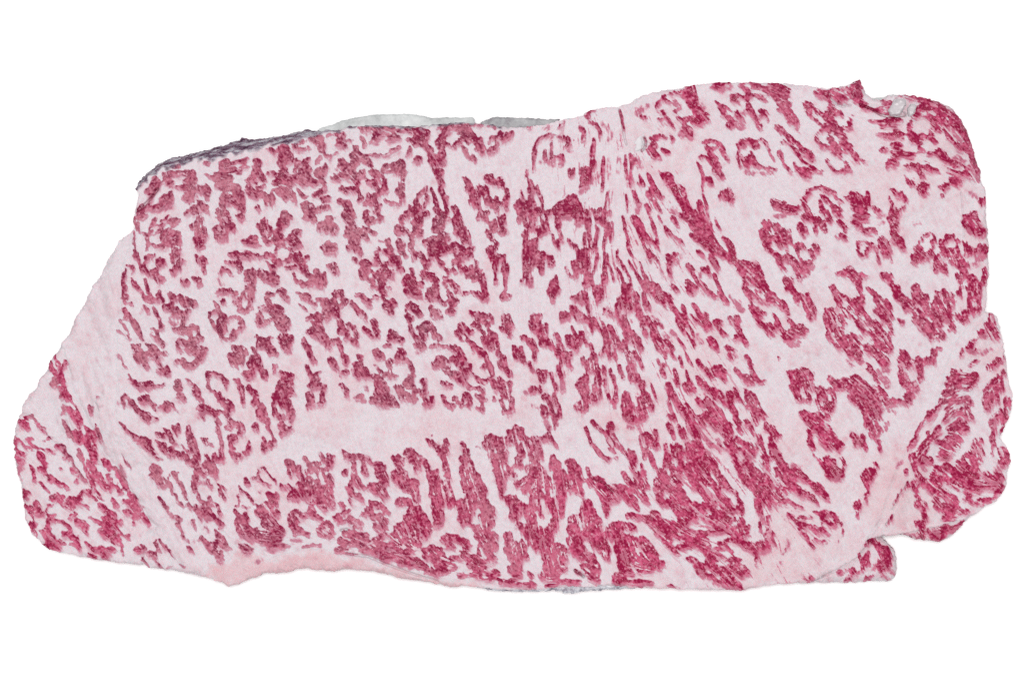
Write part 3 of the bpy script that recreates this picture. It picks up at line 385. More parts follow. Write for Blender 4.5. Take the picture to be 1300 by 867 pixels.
20 610 350 630 370;24 620 410 640 400;14 650 330 670 370;22 710 310 720 330;22 710 370 730 360;28 660 430 690 440;26 690 450 720 430;18 740 390 750 410
20 740 270 760 290;18 770 310 760 340;16 780 370 790 350;p14 640 480 700 490;14 410 450 430 470;12 440 480 480 510;10 480 510 510 540;16 510 550 530 580
12 370 490 380 520;8 385 540 400 580;12 400 590 430 610;14 440 620 470 660;12 470 670 510 690;10 520 680 570 680;10 515 460 510 500;16 530 460 535 480
20 540 540 550 560;16 540 590 560 600;14 570 590 590 610;14 600 630 620 650;10 520 620 550 640;10 640 630 660 640;18 640 670 660 680;16 660 700 680 710
10 670 640 690 690;10 650 730 680 780;16 610 770 620 800;18 640 820 660 850;20 720 770 740 770;18 700 800 710 810;22 720 830 740 850;10 725 720 725 740
26 730 550 750 540;22 770 560 800 550;22 800 600 820 600;14 810 510 815 540;18 740 620 750 600;14 745 640 745 680;16 770 650 780 660;16 790 690 800 720
12 810 740 810 760;14 720 580 730 590;12 870 590 875 630;16 880 660 870 720;10 900 660 910 690;18 850 760 870 780;22 840 800 860 820;22 830 850 880 850
10 910 600 920 640;12 870 10 880 40;8 830 50 830 70;14 860 90 870 90;14 850 120 870 160;22 890 220 900 240;24 910 270 930 290;22 940 320 960 350
22 970 360 990 380;24 1010 400 1030 430;26 1040 450 1060 480;22 1060 510 1080 540;16 1020 470 1030 500;10 890 300 900 350 920 380;8 1000 330 1040 380 1060 410;12 910 10 940 50
8 970 30 980 100;8 1000 10 1020 60 1050 100;10 930 120 940 160;12 940 170 950 220;7 1005 120 1020 180;20 1000 220 1030 210;18 1010 250 1030 260;14 1040 220 1060 250
14 1080 60 1100 100;14 1110 110 1130 120;14 1140 140 1170 170;24 1190 110 1220 110;26 1210 140 1240 130;20 1230 160 1250 180;14 1070 170 1090 180;18 1090 200 1110 220
16 1120 200 1140 240;22 1180 250 1200 260;24 1200 290 1220 280;12 1230 310 1260 350;26 1140 310 1160 340;26 1170 350 1190 370;18 1080 310 1100 340;24 1130 400 1150 400
24 1180 420 1200 420;24 1210 380 1230 420;20 1150 440 1190 470;18 1210 460 1220 480;26 1250 480 1270 490;24 1260 530 1280 520;26 1270 570 1290 590;20 1280 620 1295 640
22 1285 270 1295 300;20 1285 340 1298 370;10 1240 430 1280 460;14 1280 20 1290 60;14 1090 420 1110 450;16 1100 460 1120 480;10 1130 560 1160 590 1200 590;14 1190 600 1230 610
p10 1200 560 1230 600;14 900 410 910 430;10 930 400 935 440;16 890 470 910 490;14 920 520 930 550;10 960 470 970 530;14 980 540 970 510;10 990 500 1010 550
24 950 610 960 620;22 970 640 990 640;22 950 670 970 680;24 970 710 970 740;22 910 730 930 760;24 930 800 960 790;24 900 840 960 840;24 1020 590 1050 600
28 1060 590 1090 600;36 1040 650 1080 650;36 1110 650 1130 660;36 1040 730 1080 720;34 1110 700 1140 700;34 1030 770 1080 770;26 1050 820 1100 810;22 1050 855 1080 850
24 1150 740 1170 720;18 1170 690 1190 720;16 1140 780 1150 800;18 1160 830 1180 850;24 1200 770 1220 800;22 1230 820 1240 850;14 30 550 40 580;20 10 580 20 590
16 60 560 100 560;16 110 550 150 560;14 130 530 140 540;10 170 580 190 620;16 60 600 80 630;24 30 630 40 650;20 40 680 60 690;14 10 650 20 680
14 80 650 100 690;24 10 740 40 740;26 70 740 90 760;28 20 800 60 790;28 20 840 80 840;26 100 800 110 830;22 120 850 150 860;34 160 730 180 720
34 190 780 210 780;26 200 830 230 840;18 160 670 165 690;24 260 710 280 700;28 280 750 300 740;20 320 740 330 760;22 260 800 290 800;20 330 820 340 820
26 280 840 320 850;10 380 740 385 780;24 400 820 430 820;14 430 810 490 855;20 400 850 440 850;14 530 855 590 855
@670 600
34 30 30 60 40;30 100 30 120 50;34 20 100 50 110;30 70 140 40 160;28 30 210 60 220;24 10 270 30 280;26 20 330 40 330;30 130 160 150 200
26 160 230 180 260;20 170 300 180 340;18 140 340 160 380;14 80 270 95 280;22 130 100 140 120;20 190 140 200 180;34 200 30 230 40;34 240 90 270 90
30 210 100 220 150;26 310 40 330 60;28 320 120 340 130;20 220 200 220 230;18 210 260 215 280;36 40 410 80 420;36 100 380 130 420;32 40 370 80 370
36 90 470 140 470;36 180 480 210 490;32 120 530 160 540;32 190 540 220 550;32 120 600 160 610;30 180 630 220 610;24 90 660 130 660;26 30 450 60 480
14 10 640 30 660;24 160 660 180 670;34 290 300 310 300;34 280 360 310 370;32 300 410 330 410;28 270 430 290 450;34 370 230 400 250;34 360 280 400 290
34 420 290 440 310;34 380 340 420 350;32 350 390 380 390;34 440 360 480 370;28 500 380 530 400;26 420 420 460 410;34 430 450 470 450;30 470 490 500 480
22 490 530 510 540;26 370 190 390 200;30 290 480 330 480;28 340 480 360 500;28 300 520 350 530;28 370 530 410 540;24 410 570 440 590;22 430 620 450 620
24 390 630 440 650;20 350 590 380 600;18 400 680 450 690;14 240 680 290 690 340 690;10 300 620 350 650;22 260 700 320 700;16 200 700 240 690;20 420 60 440 80
22 450 110 470 140;22 480 160 500 190;22 490 210 500 240;16 490 250 500 270;26 440 40 470 60;22 480 90 510 110;22 520 130 560 170;16 380 50 410 60
22 550 100 590 100;14 580 90 620 90;14 610 100 650 120;18 590 130 620 160;18 640 180 670 200;16 680 200 700 230;14 650 140 690 180;12 610 20 640 50 680 100
16 640 60 680 110 720 150;18 690 120 740 170 780 210;20 720 30 740 50;18 740 70 760 100;8 670 10 700 70 770 170;24 700 60 720 70;18 640 275 680 275;16 690 275 740 280
20 750 290 790 300;22 800 260 820 270;26 790 330 840 340;26 850 310 890 330;28 900 350 960 370;28 880 370 940 390;22 820 380 850 400;24 870 430 900 430
18 900 470 930 490;14 940 510 960 520;28 980 400 1030 410;28 1000 450 1060 450;28 1060 410 1100 430;20 1080 470 1110 490;26 1110 450 1140 470;26 1130 500 1160 520
22 1160 540 1190 550;14 1190 520 1250 550;16 960 470 1010 480;26 540 340 570 340;24 580 330 620 340;24 640 340 670 350;20 560 370 580 370;34 600 420 640 420
34 610 470 650 470;30 580 450 580 490;34 600 530 640 530;34 650 430 680 440;34 680 500 720 490;34 740 540 770 530;36 700 570 750 570;30 780 590 820 580
28 830 600 850 580;28 590 580 620 570;30 570 660 600 660;28 560 690 600 690;24 720 620 780 620;22 730 420 750 440;22 750 450 780 480;22 790 500 810 530
14 730 460 750 480;18 640 620 660 640;14 640 690 700 680 760 690;16 640 710 730 700 800 700;8 720 680 790 690;22 600 610 620 620;10 870 720 910 715 960 730;22 1030 550 1060 560
24 1070 590 1110 600;20 1090 640 1120 640;18 1150 660 1180 660;18 1190 690 1220 700;24 1170 600 1210 610;28 1220 620 1250 650;28 1250 670 1290 670;30 1270 700 1295 710
24 1270 620 1295 600;20 1150 570 1170 600;30 830 60 850 40;26 850 90 860 100;24 820 100 840 140;22 840 170 860 200;26 870 40 900 50;32 920 50 950 60
30 890 90 920 110;26 950 110 980 130;28 930 150 960 170;22 900 180 930 210;20 930 220 960 260;28 990 170 1010 190;26 1000 220 1030 240;24 970 240 1000 270
22 1040 270 1070 280;16 1030 310 1070 310;20 1060 200 1090 220;16 1090 240 1120 250;16 1010 290 1030 310;30 1050 30 1090 40;32 1060 80 1100 80;24 1100 110 1110 120
24 1130 150 1150 150;26 1160 190 1180 200;18 1120 200 1150 220;26 1130 300 1170 310;24 1180 280 1210 300;26 1210 340 1250 340;20 1190 250 1210 250;22 1220 270 1240 260
24 1250 300 1280 300;26 1270 360 1290 370;16 1080 380 1130 385;14 1140 380 1220 380;18 1150 70 1180 60;18 1180 90 1200 100;14 1150 40 1160 50;20 1220 30 1240 50
22 1240 80 1260 80;16 1270 100 1290 110;18 1210 130 1230 150;20 1250 180 1280 190;14 1220 160 1250 170;18 1280 220 1295 240;14 1230 210 1260 230;14 910 300 960 340 1000 370
14 1020 370 1060 390;12 1120 420 1140 430;10 1130 440 1140 450;16 1220 450 1250 440;14 1190 480 1240 490;12 1260 470 1298 500;14 1260 430 1290 420;14 1280 560 1290 550
6 890 170 920 220 950 260;14 960 300 1000 330;24 20 710 40 715;10 120 720 180 715;-10 150 100 155 150;-6 340 640 355 655
@930 100
10 40 35 100 30 170 40;18 50 50 80 70 100 90;14 130 60 160 40;10 0 110 40 110;18 70 120 100 120 120 110;12 10 150 40 150;p26 20 240 60 240 100 200;16 30 220 50 250
24 100 170 120 220 140 250;18 140 260 170 300 180 330;p24 20 290 60 300;20 180 210 200 220 180 240;14 150 100 190 130 220 150;10 170 60 220 70;22 220 60 260 40 320 50;28 240 90 290 90 340 80
24 280 120 320 110 350 100;30 290 140 330 160 360 160;24 300 200 340 220 370 220;20 330 230 370 270 400 290;20 390 240 410 280 420 310;p16 390 300 420 330 440 350;7 228 255 225 285;14 280 305 310 320 340 350
18 330 345 370 380 400 410;14 400 410 430 440;20 450 460 480 480 510 510;14 380 450 410 470 440 510;9 300 410 330 400 370 430;12 290 460 300 490 320 530;9 320 530 345 570 370 590;12 390 540 420 570 440 600
24 450 590 490 590 520 580;18 500 600 560 590;14 390 590 440 610 500 630;10 445 520 460 540;14 50 400 90 395 130 400;16 40 430 70 410;8 35 460 35 510 50 560;9 130 400 180 390 210 410 235 460 265 520
16 120 420 160 430;14 60 490 80 540 110 580;12 120 460 130 500 150 540;18 100 510 120 540;18 180 570 230 575 270 580;16 140 550 180 560;p14 80 590 140 600;p14 190 600 250 600
p20 530 90 560 120 590 140;22 540 90 590 100;18 590 110 610 140 620 190;16 640 110 690 140 720 160;22 680 130 710 140;14 450 165 490 170 520 200;12 470 190 490 220;11 460 190 500 250 550 280
10 530 200 560 230;24 580 240 620 240 650 220;14 640 200 690 220 700 240;22 610 290 640 280 600 260;16 560 300 620 330;14 690 320 740 310 760 280;14 740 270 750 250;16 620 320 680 330
10 530 360 560 335 585 330;12 530 380 550 410 570 430;16 570 430 610 440;16 610 370 640 410 680 430;20 650 350 700 370 720 400;22 700 410 730 430 760 450;12 630 430 690 470 720 480;14 630 460 660 480 690 500
10 740 460 760 490 780 500;18 780 470 790 520 810 540;10 595 510 615 550 640 590;16 650 590 700 600 750 600;24 690 590 720 570 750 590;14 720 550 715 535;14 790 540 830 530;28 770 60 800 40
20 740 90 790 110;12 640 75 700 70 740 50;14 760 140 820 160 850 190;16 820 190 880 200 930 220;14 930 190 980 160 1000 150;20 940 280 1000 270 1070 265;18 930 290 1000 295 1060 280;10 870 275 920 280
10 920 352 970 355;14 980 370 1030 355;20 1030 350 1070 365;14 950 455 970 460;18 1020 425 1060 425;16 1020 475 1070 480;10 1090 490 1130 490;20 1000 530 1040 520
20 990 550 1020 550;12 1095 620 1110 660 1130 690;10 1140 650 1130 690;6 0 720 5 790;20 260 800 300 800 330 780;26 270 840 320 820 370 810;26 330 850 390 840 420 820;10 260 770 280 790
12 460 750 490 710 540 690;14 520 690 580 690 620 720;14 610 710 650 740 670 770;14 660 750 690 790 690 800;8 440 770 470 740;14 460 820 490 850;8 450 790 480 820;12 570 750 560 790 555 840
12 590 790 600 760 565 740;14 580 840 610 860;10 620 790 650 820;16 650 830 680 850;16 710 760 740 740 790 730;24 770 770 810 760 850 760;26 780 810 810 810;20 790 850 830 840
18 860 740 850 800;22 890 820 910 840 930 855;10 995 705 1030 720;12 990 750 1000 790 1010 830;18 1040 740 1070 740 1100 770;14 1110 770 1120 800 1080 830;12 1060 840 1090 810;16 1000 850 1030 840
@930 273
18 200 50 230 50;18 210 80 230 80;12 190 110 200 160;20 210 160 230 180;16 220 130 240 160;14 240 220 280 250;12 200 190 230 220;14 270 70 290 60
22 290 90 310 110;24 280 150 310 160;20 310 180 340 190;22 350 110 360 150;14 370 130 370 180;p14 340 200 350 230;p14 270 10 330 5;16 430 70 440 100
20 450 100 470 110;12 460 130 480 130;18 460 10 490 30;22 510 20 530 50;10 520 70 530 120;16 540 60 550 40;12 570 90 590 100;14 590 50 620 30
8 570 50 575 80;12 680 40 700 70;10 700 60 715 100;18 670 145 700 140;12 690 130 715 140;8 660 140 690 150;12 770 20 800 10;18 790 30 850 20
14 800 50 840 40;12 770 65 820 75;14 840 110 880 100;10 850 100 890 85;10 890 110 910 120;p14 930 10 960 10;26 1010 20 1030 10;22 1010 50 1030 60
16 1020 80 1030 100;8 1010 110 1020 150;16 1030 150 1060 190;16 1070 190 1085 220;12 1030 130 1080 170;p10 935 60 960 50;10 790 180 800 170 830 165;10 790 190 800 230
14 840 170 880 190 880 210;14 820 260 850 260;14 850 230 870 220;20 940 170 960 170;22 940 200 970 190;14 980 180 990 220;14 970 220 975 260;8 910 220 930 280
p8 1000 240 1010 300;18 400 200 430 190;14 430 190 450 210;16 490 230 530 200;14 520 190 545 200;14 510 260 540 240;10 410 240 430 280;22 300 280 330 280
16 340 260 350 270;12 290 300 310 330;8 310 330 340 360;14 370 280 380 310;14 420 290 440 290;20 400 340 440 330;20 460 310 490 310;20 430 370 470 360
p18 480 350 500 330;p14 440 400 460 380;10 415 370 425 420;26 345 420 360 430;24 360 460 380 470;12 390 500 400 540;14 400 520 405 550;14 430 510 470 510
14 440 530 450 560;14 480 520 490 540;14 460 580 470 610;12 490 590 490 560;14 480 640 500 670;14 510 590 510 650;p16 500 560 510 600;20 30 310 80 305
22 50 340 100 330;24 60 370 100 380;22 110 340 140 380;18 130 310 170 350;18 170 360 190 410;20 90 420 140 430;16 130 410 170 440;22 180 440 200 460
14 200 440 220 470;14 75 440 85 490;12 140 480 170 500;18 170 530 190 540;20 100 500 120 520;14 220 510 240 540;18 230 540 260 570;14 240 500 280 530
12 280 530 340 580;14 300 590 350 620;12 120 550 125 520;16 120 590 150 600;12 150 600 200 630;10 130 620 160 660;12 140 640 180 690;16 200 710 230 700
18 240 730 270 730;14 210 740 250 770;12 260 640 280 660;16 280 690 300 730;16 310 750 330 780;24 380 700 370 740;26 400 720 430 720;20 340 790 390 800
24 360 770 420 770;18 420 760 470 740;p20 360 820 420 810;14 360 680 390 700;14 5 240 10 280;p12 0 540 40 560;p16 20 580 60 600;14 10 680 30 700
20 30 700 50 740;14 10 790 20 770;16 60 770 80 820;10 0 850 20 855;14 30 650 40 680;20 680 370 710 370;20 700 380 760 370;16 750 350 770 380
16 760 400 790 420;16 790 400 820 380;12 830 380 860 400;16 800 440 810 480;12 815 500 820 550;14 640 450 650 490;20 640 480 670 500;18 660 530 680 560
12 700 510 730 530;22 740 540 780 540;24 760 580 810 570;18 790 620 820 600;10 830 620 860 650;18 680 600 720 600;18 710 630 750 650;14 690 650 710 700
12 670 580 690 630;14 590 610 590 650;20 600 610 640 610;14 630 640 640 660;14 595 660 605 710;16 610 740 620 780;14 640 680 620 720;18 660 730 690 730
20 680 760 710 770;18 660 790 690 800;14 680 820 720 840;22 760 770 780 770;22 770 800 790 830;14 720 800 730 840;18 760 850 790 850;12 640 810 680 850
14 795 670 800 700;18 810 720 830 740;12 860 470 890 490;16 890 490 920 520;18 910 540 930 540;26 940 570 960 560;22 970 550 990 570;20 980 590 1000 600
24 920 610 940 620;20 940 640 960 660;12 1010 630 1020 660;16 990 680 1000 700;14 850 670 890 680;16 890 690 930 700;12 930 710 970 760;16 970 760 1000 740
14 870 740 890 770;14 910 740 920 770;16 890 790 920 800;20 920 820 950 830;16 980 790 1000 810;24 850 840 880 850;22 960 840 1000 850;14 990 790 1010 750
p12 800 770 820 780;14 950 390 970 380;16 980 410 1000 390;10 1010 420 1010 450;20 1030 470 1050 480;24 1060 520 1090 540;22 1100 560 1130 560;16 1030 500 1050 520
14 1100 600 1130 590;18 1150 460 1180 450;26 1160 490 1180 500;28 1170 530 1210 560;30 1180 580 1220 590;20 1140 550 1160 570;16 1225 510 1225 540;26 1180 620 1220 630
22 1160 660 1190 690;24 1210 670 1230 700;18 1200 720 1230 740;18 1250 740 1260 780;14 1260 700 1290 720;16 1060 670 1070 680;12 1075 690 1085 690;16 1280 590 1290 560
12 1290 650 1298 690;14 1280 855 1295 850
@930 446
14 90 30 100 60;12 100 70 120 110;16 130 150 160 180;16 170 200 190 200;20 60 160 90 170;16 90 200 130 200;14 20 120 50 150;p10 10 20 30 60
14 80 250 110 260;14 90 290 110 310;14 130 280 160 330;24 100 350 130 360;24 140 370 170 380;20 170 400 200 410;12 10 240 30 290;14 20 290 60 320
14 10 380 20 420;16 20 430 40 450;14 90 450 110 480;14 40 490 60 520;14 120 500 140 530;10 130 400 160 470;16 30 560 60 580;20 80 590 110 600
22 120 610 150 630;18 110 640 140 660;14 60 620 90 660;12 160 540 190 590;10 180 600 200 640;p14 160 580 170 620;20 200 670 220 680;20 210 720 230 740
16 230 780 250 820;10 250 820 280 860;18 20 610 30 630;22 40 730 60 720;18 60 770 70 780;20 90 700 110 720;18 120 740 150 760;20 160 780 180 800
14 180 830 210 850;14 80 820 120 850;12 0 670 40 720;14 215 470 230 490;20 240 490 260 500;18 260 520 290 530;14 230 540 240 570;22 250 600 270 610
22 270 650 290 650;12 245 640 255 680;20 280 690 300 690;20 310 730 330 730;22 320 720 340 750;22 350 760 370 770;24 390 770 420 770;p20 380 730 420 740
18 440 800 460 800;16 380 790 390 820;14 280 740 300 780;18 320 840 370 850;10 460 820 510 840;14 500 840 560 850;16 290 800 310 820;26 380 140 420 140
24 440 140 470 130;26 380 180 420 190;26 380 230 410 230;22 400 270 420 280;20 410 300 420 310;p14 430 310 470 320;12 460 200 470 250;8 480 270 490 330
12 470 160 500 200;14 500 150 500 180;16 520 240 550 240;20 560 250 600 250;16 610 260 640 270;16 640 260 670 240;12 540 270 540 320;14 560 290 600 290
16 600 340 620 340;12 560 360 590 380;14 620 370 650 310;20 610 180 620 190;14 630 170 650 190;14 640 210 660 200;22 690 200 710 190;12 600 410 610 430
20 440 400 480 400;24 470 430 510 430;18 510 420 540 410;20 550 420 570 430;20 500 470 540 470;24 560 470 600 480;22 490 500 520 500;20 550 510 600 520
20 590 550 620 540;20 620 520 640 560;14 650 560 690 590;14 540 550 570 580;20 590 600 620 610;12 650 600 680 620;14 490 540 500 580;12 500 600 520 630
10 520 650 550 690;14 560 710 570 720;20 600 680 610 700;22 590 740 610 740;20 620 770 640 770;14 640 690 660 680 690 680;14 700 690 715 720;16 690 750 680 770
12 650 720 660 750;14 650 800 670 790;14 730 10 750 30;p16 740 60 760 90;24 770 20 800 20;16 790 50 820 60;14 860 10 900 20;20 920 30 940 20
22 930 60 950 80;22 960 40 980 60;p22 960 110 980 120;p20 970 170 980 220;16 860 90 880 100;16 870 120 900 140;10 900 160 940 200;p14 920 130 950 180
12 750 170 790 165;16 790 180 820 190;12 820 200 850 230;16 710 180 750 200;14 760 200 800 230;16 740 240 760 250;16 740 290 760 300;16 780 270 810 280
14 800 250 840 260;16 780 330 810 320;20 820 310 840 330;16 820 360 850 350;14 840 390 860 390;18 890 240 920 250;22 940 260 960 270;16 870 270 890 300
12 870 300 900 350;10 900 320 920 380;16 910 310 950 310;20 970 310 990 330;22 1000 340 1030 350;24 1030 320 1050 320;20 1080 320 1110 320;14 940 350 960 370
12 930 400 950 430;p14 990 370 1030 390;10 880 380 910 430;12 910 420 920 470;18 850 430 860 460;14 840 460 850 460;20 870 480 890 490;24 890 520 920 520
20 920 490 930 500;16 910 560 930 570;10 930 590 935 630;14 760 530 780 530;18 770 560 800 560;20 790 580 820 580;14 820 540 840 540;10 840 590 850 640
p12 960 500 990 470;14 980 460 990 460;28 1070 50 1100 40;24 1080 20 1110 30;26 1080 90 1110 90;20 1120 60 1120 90;24 1180 50 1210 60;22 1220 70 1240 60
18 1260 80 1270 40;16 1280 20 1270 60;20 1170 100 1190 130;16 1190 150 1200 180;18 1070 140 1080 180;12 1070 190 1090 230;10 1090 140 1120 180;22 1130 240 1160 230
14 1160 200 1170 230;14 1110 200 1120 220;18 1110 280 1140 270;14 1110 300 1130 310;14 900 710 910 720;16 890 760 900 740;12 850 760 870 750;14 830 790 840 820
16 850 840 870 830;5 290 45 300 50
@930 600
12 10 120 30 140;14 40 170 60 200;14 60 230 70 260;14 50 300 70 310;18 20 240 30 230;10 10 290 15 300;26 10 370 40 370;26 20 420 40 420
20 50 340 60 330;14 90 350 110 340;12 90 380 105 400;22 50 440 80 470;26 100 470 130 480;26 140 490 170 480;24 170 460 210 460;22 210 490 230 490
16 220 440 250 430;10 245 390 265 400;12 260 450 275 460;8 150 520 150 550;6 150 560 150 600;12 200 390 230 400;14 220 370 225 390;10 170 320 175 370
p14 190 290 210 330;12 230 280 225 330;16 180 260 190 230;20 160 200 170 220;12 155 190 160 240;20 50 10 70 20;26 80 50 110 60;26 120 90 150 100
24 160 130 190 140;22 170 160 200 180;18 120 20 140 40;18 190 60 210 90;18 170 30 190 60;22 220 120 250 150;22 260 170 290 190;16 220 180 240 220
18 310 180 340 190;18 220 20 240 40;16 230 60 250 90;20 320 30 350 40;24 370 20 400 20;22 410 10 440 30;24 320 80 350 80;22 300 120 330 130
20 350 110 380 120;26 380 90 420 110;26 430 130 460 140;24 470 150 500 160;12 500 170 540 200;10 350 170 380 200;10 380 200 430 220;12 430 30 460 40
20 500 80 530 80;18 540 90 570 90;16 530 110 550 130;16 580 120 600 150;14 570 140 600 170;p12 590 170 610 180;24 610 10 640 10;20 660 20 690 20
10 670 40 680 45;20 840 30 850 10;14 860 40 880 50;14 850 80 860 110;10 860 120 860 140;14 880 20 900 10;18 795 180 800 200;16 780 210 800 220
8 795 250 795 290;7 840 190 850 170;14 360 270 380 280;12 390 300 410 310;8 410 310 450 350;10 430 285 500 285;16 530 260 560 260;18 570 250 600 250
12 610 250 640 260;14 645 280 650 300;16 570 290 590 310;18 600 320 630 330;14 620 340 640 320;18 480 340 510 350;14 450 340 460 330;16 520 370 550 380
16 590 380 610 390;12 560 350 590 370;10 430 360 450 390;16 460 400 480 420;12 480 430 500 450;8 500 460 520 480;10 520 420 550 430;12 560 440 600 435
8 705 370 705 410;6 700 400 680 440 655 480;5 695 320 698 330;7 350 420 340 480 320 530;8 305 570 300 580;p14 460 670 510 680;14 480 680 500 675;8 1115 60 1100 100 1070 120
5 1060 130 1040 170 1020 210;6 1020 270 1000 300 975 330;6 1140 50 1160 110;26 20 610 40 620;22 50 640 70 640;20 10 690 30 720;18 40 710 50 730;14 10 540 40 560
14 70 620 110 640;14 20 590 70 600;20 680 640 710 630;12 730 625 780 620;12 770 640 760 680;14 730 690 750 685;14 860 670 890 660;12 840 690 880 685
20 910 440 930 460;28 940 480 970 490;30 960 520 990 520;24 970 560 990 560;22 940 580 960 600;18 950 620 970 610;14 840 560 860 520;18 830 590 860 580
12 810 640 830 620;10 850 460 870 440;10 810 530 820 560;p14 900 610 920 590;20 990 540 1000 580;p14 1000 630 1030 640;p10 960 660 1000 680
"""

# ================================================================ fields on the cut face (photo-pixel grid)
W, H = 1300, 867
rng = np.random.RandomState(7)
XX, YY = np.meshgrid(np.arange(W + 1, dtype=np.float32), np.arange(H + 1, dtype=np.float32))
HH, WW = XX.shape

def blur(a, s):
    fy = np.fft.fftfreq(HH)[:, None]; fx = np.fft.rfftfreq(WW)[None]
    g = np.exp(-2 * (math.pi * s) ** 2 * (fx * fx + fy * fy))
    return np.fft.irfft2(np.fft.rfft2(a) * g, s=a.shape).astype(np.float32)

def vnoise(cell, seed):
    """smooth noise, zero mean, unit deviation, features about `cell` pixels"""
    r = np.random.RandomState(seed).standard_normal((HH, WW)).astype(np.float32)
    r = blur(r, cell * 0.5)
    return r / (r.std() + 1e-9)

def sstep(a, b, x):
    t = np.clip((x - a) / (b - a), 0, 1)
    return t * t * (3 - 2 * t)

# ---- lean streaks: hand laid strokes "r x y x y ..." in tiles of five-fold scale
sdf = np.full((HH, WW), -30, np.float32)
pale = np.full((HH, WW), -30, np.float32)
ocos = np.zeros((HH, WW), np.float32); osin = np.zeros((HH, WW), np.float32)

def stroke(field, r, P, neg=False):
    n = len(P)
    R = np.full(n, r)
    if n > 2:
        ln_ = np.hypot(*(P[-1] - P[0])) / r
        tp = .65 if ln_ < 4 else (.5 if ln_ < 8 else .35)
        if r < 2:
            tp = max(tp, .6)
        R[0] *= tp; R[-1] *= tp
    m = r + 5
    x0 = max(int(P[:, 0].min() - m), 0); x1 = min(int(P[:, 0].max() + m) + 2, WW)
    y0 = max(int(P[:, 1].min() - m), 0); y1 = min(int(P[:, 1].max() + m) + 2, HH)
    if x1 <= x0 or y1 <= y0:
        return
    X = XX[y0:y1, x0:x1]; Y = YY[y0:y1, x0:x1]
    best = np.full(X.shape, -30, np.float32)
    for i in range(n - 1):
        a, b = P[i], P[i + 1]; d = b - a
        L2 = d @ d + 1e-6
        t = np.clip(((X - a[0]) * d[0] + (Y - a[1]) * d[1]) / L2, 0, 1)
        v = R[i] + (R[i + 1] - R[i]) * t - np.hypot(X - a[0] - t * d[0], Y - a[1] - t * d[1])
        best = np.maximum(best, v)
        if field is sdf:
            an = 2 * math.atan2(d[1], d[0]); w = (v > 0) * min(max(math.sqrt(L2) / (r + 0.5) - 1.2, 0), 6)
            ocos[y0:y1, x0:x1] += w * math.cos(an); osin[y0:y1, x0:x1] += w * math.sin(an)
    sub = field[y0:y1, x0:x1]
    field[y0:y1, x0:x1] = np.minimum(sub, -best) if neg else np.maximum(sub, best)

for block in STROKES.strip().split('@')[1:]:
    lines = block.strip().split('\n')
    tx, ty = [float(q) for q in lines[0].split()]
    for ln in lines[1:]:
        for st in ln.split(';'):
            st = st.strip()
            if not st:
                continue
            f = sdf
            if st[0] == 'p':
                f = pale; st = st[1:]
            v = np.array([float(q) for q in st.split()])
            P = v[1:].reshape(-1, 2) / 5 + (tx, ty)
            if len(P) == 1:
                P = np.vstack([P, P + .1])
            stroke(f, abs(v[0]) / 5, P, v[0] < 0)

# ---- direction of the muscle fibre, and noise drawn out along it
pr = np.radians(np.interp(XX, [0, 250, 480, 700, 780, 860, 1000, 1300], [62, 80, 72, 84, 80, 62, 58, 60]).astype(np.float32))
th = 0.5 * np.arctan2(blur(osin, 13) + 0.22 * np.sin(2 * pr), blur(ocos, 13) + 0.22 * np.cos(2 * pr))
dxf, dyf = np.cos(th), np.sin(th)
def along(seed, n, cell=0.55):
    base = vnoise(cell * 2, seed)
    out = np.zeros_like(base)
    for k in range(-n, n + 1):
        xi = np.clip(np.rint(XX + dxf * k), 0, WW - 1).astype(np.int32)
        yi = np.clip(np.rint(YY + dyf * k), 0, HH - 1).astype(np.int32)
        out += base[yi, xi]
    return out / (out.std() + 1e-9)
fib = along(11, 5); fib2 = along(12, 9, 0.8)
n2 = vnoise(2.2, 21); n4 = vnoise(4.5, 22); n10 = vnoise(11, 23); n40 = vnoise(45, 24)
n1 = vnoise(1.3, 25)

# ---- outlines and regions
def poly(txt):
    return np.array([float(q) for q in txt.replace(',', ' ').split()]).reshape(-1, 2)

def poly_sdf(P, near=60):
    """signed distance, positive inside"""
    d = np.full((HH, WW), 1e9, np.float32); ins = np.zeros((HH, WW), bool)
    x0 = max(int(P[:, 0].min()) - near, 0); x1 = min(int(P[:, 0].max()) + near, WW)
    y0 = max(int(P[:, 1].min()) - near, 0); y1 = min(int(P[:, 1].max()) + near, HH)
    X = XX[y0:y1, x0:x1]; Y = YY[y0:y1, x0:x1]
    D = np.full(X.shape, 1e9, np.float32); I = np.zeros(X.shape, bool)
    for i in range(len(P)):
        a = P[i]; b = P[(i + 1) % len(P)]; e = b - a
        t = np.clip(((X - a[0]) * e[0] + (Y - a[1]) * e[1]) / (e @ e + 1e-9), 0, 1)
        D = np.minimum(D, (X - a[0] - t * e[0]) ** 2 + (Y - a[1] - t * e[1]) ** 2)
        if a[1] != b[1]:
            I ^= ((a[1] > Y) != (b[1] > Y)) & (X < (b[0] - a[0]) * (Y - a[1]) / (b[1] - a[1]) + a[0])
    out = np.full((HH, WW), -99, np.float32)
    D = np.sqrt(D)
    out[y0:y1, x0:x1] = np.where(I, D, -D)
    return out

def line_dist(txt):
    P = poly(txt); d = np.full((HH, WW), 1e9, np.float32)
    for a, b in zip(P[:-1], P[1:]):
        e = b - a
        t = np.clip(((XX - a[0]) * e[0] + (YY - a[1]) * e[1]) / (e @ e + 1e-9), 0, 1)
        d = np.minimum(d, np.hypot(XX - a[0] - t * e[0], YY - a[1] - t * e[1]))
    return d

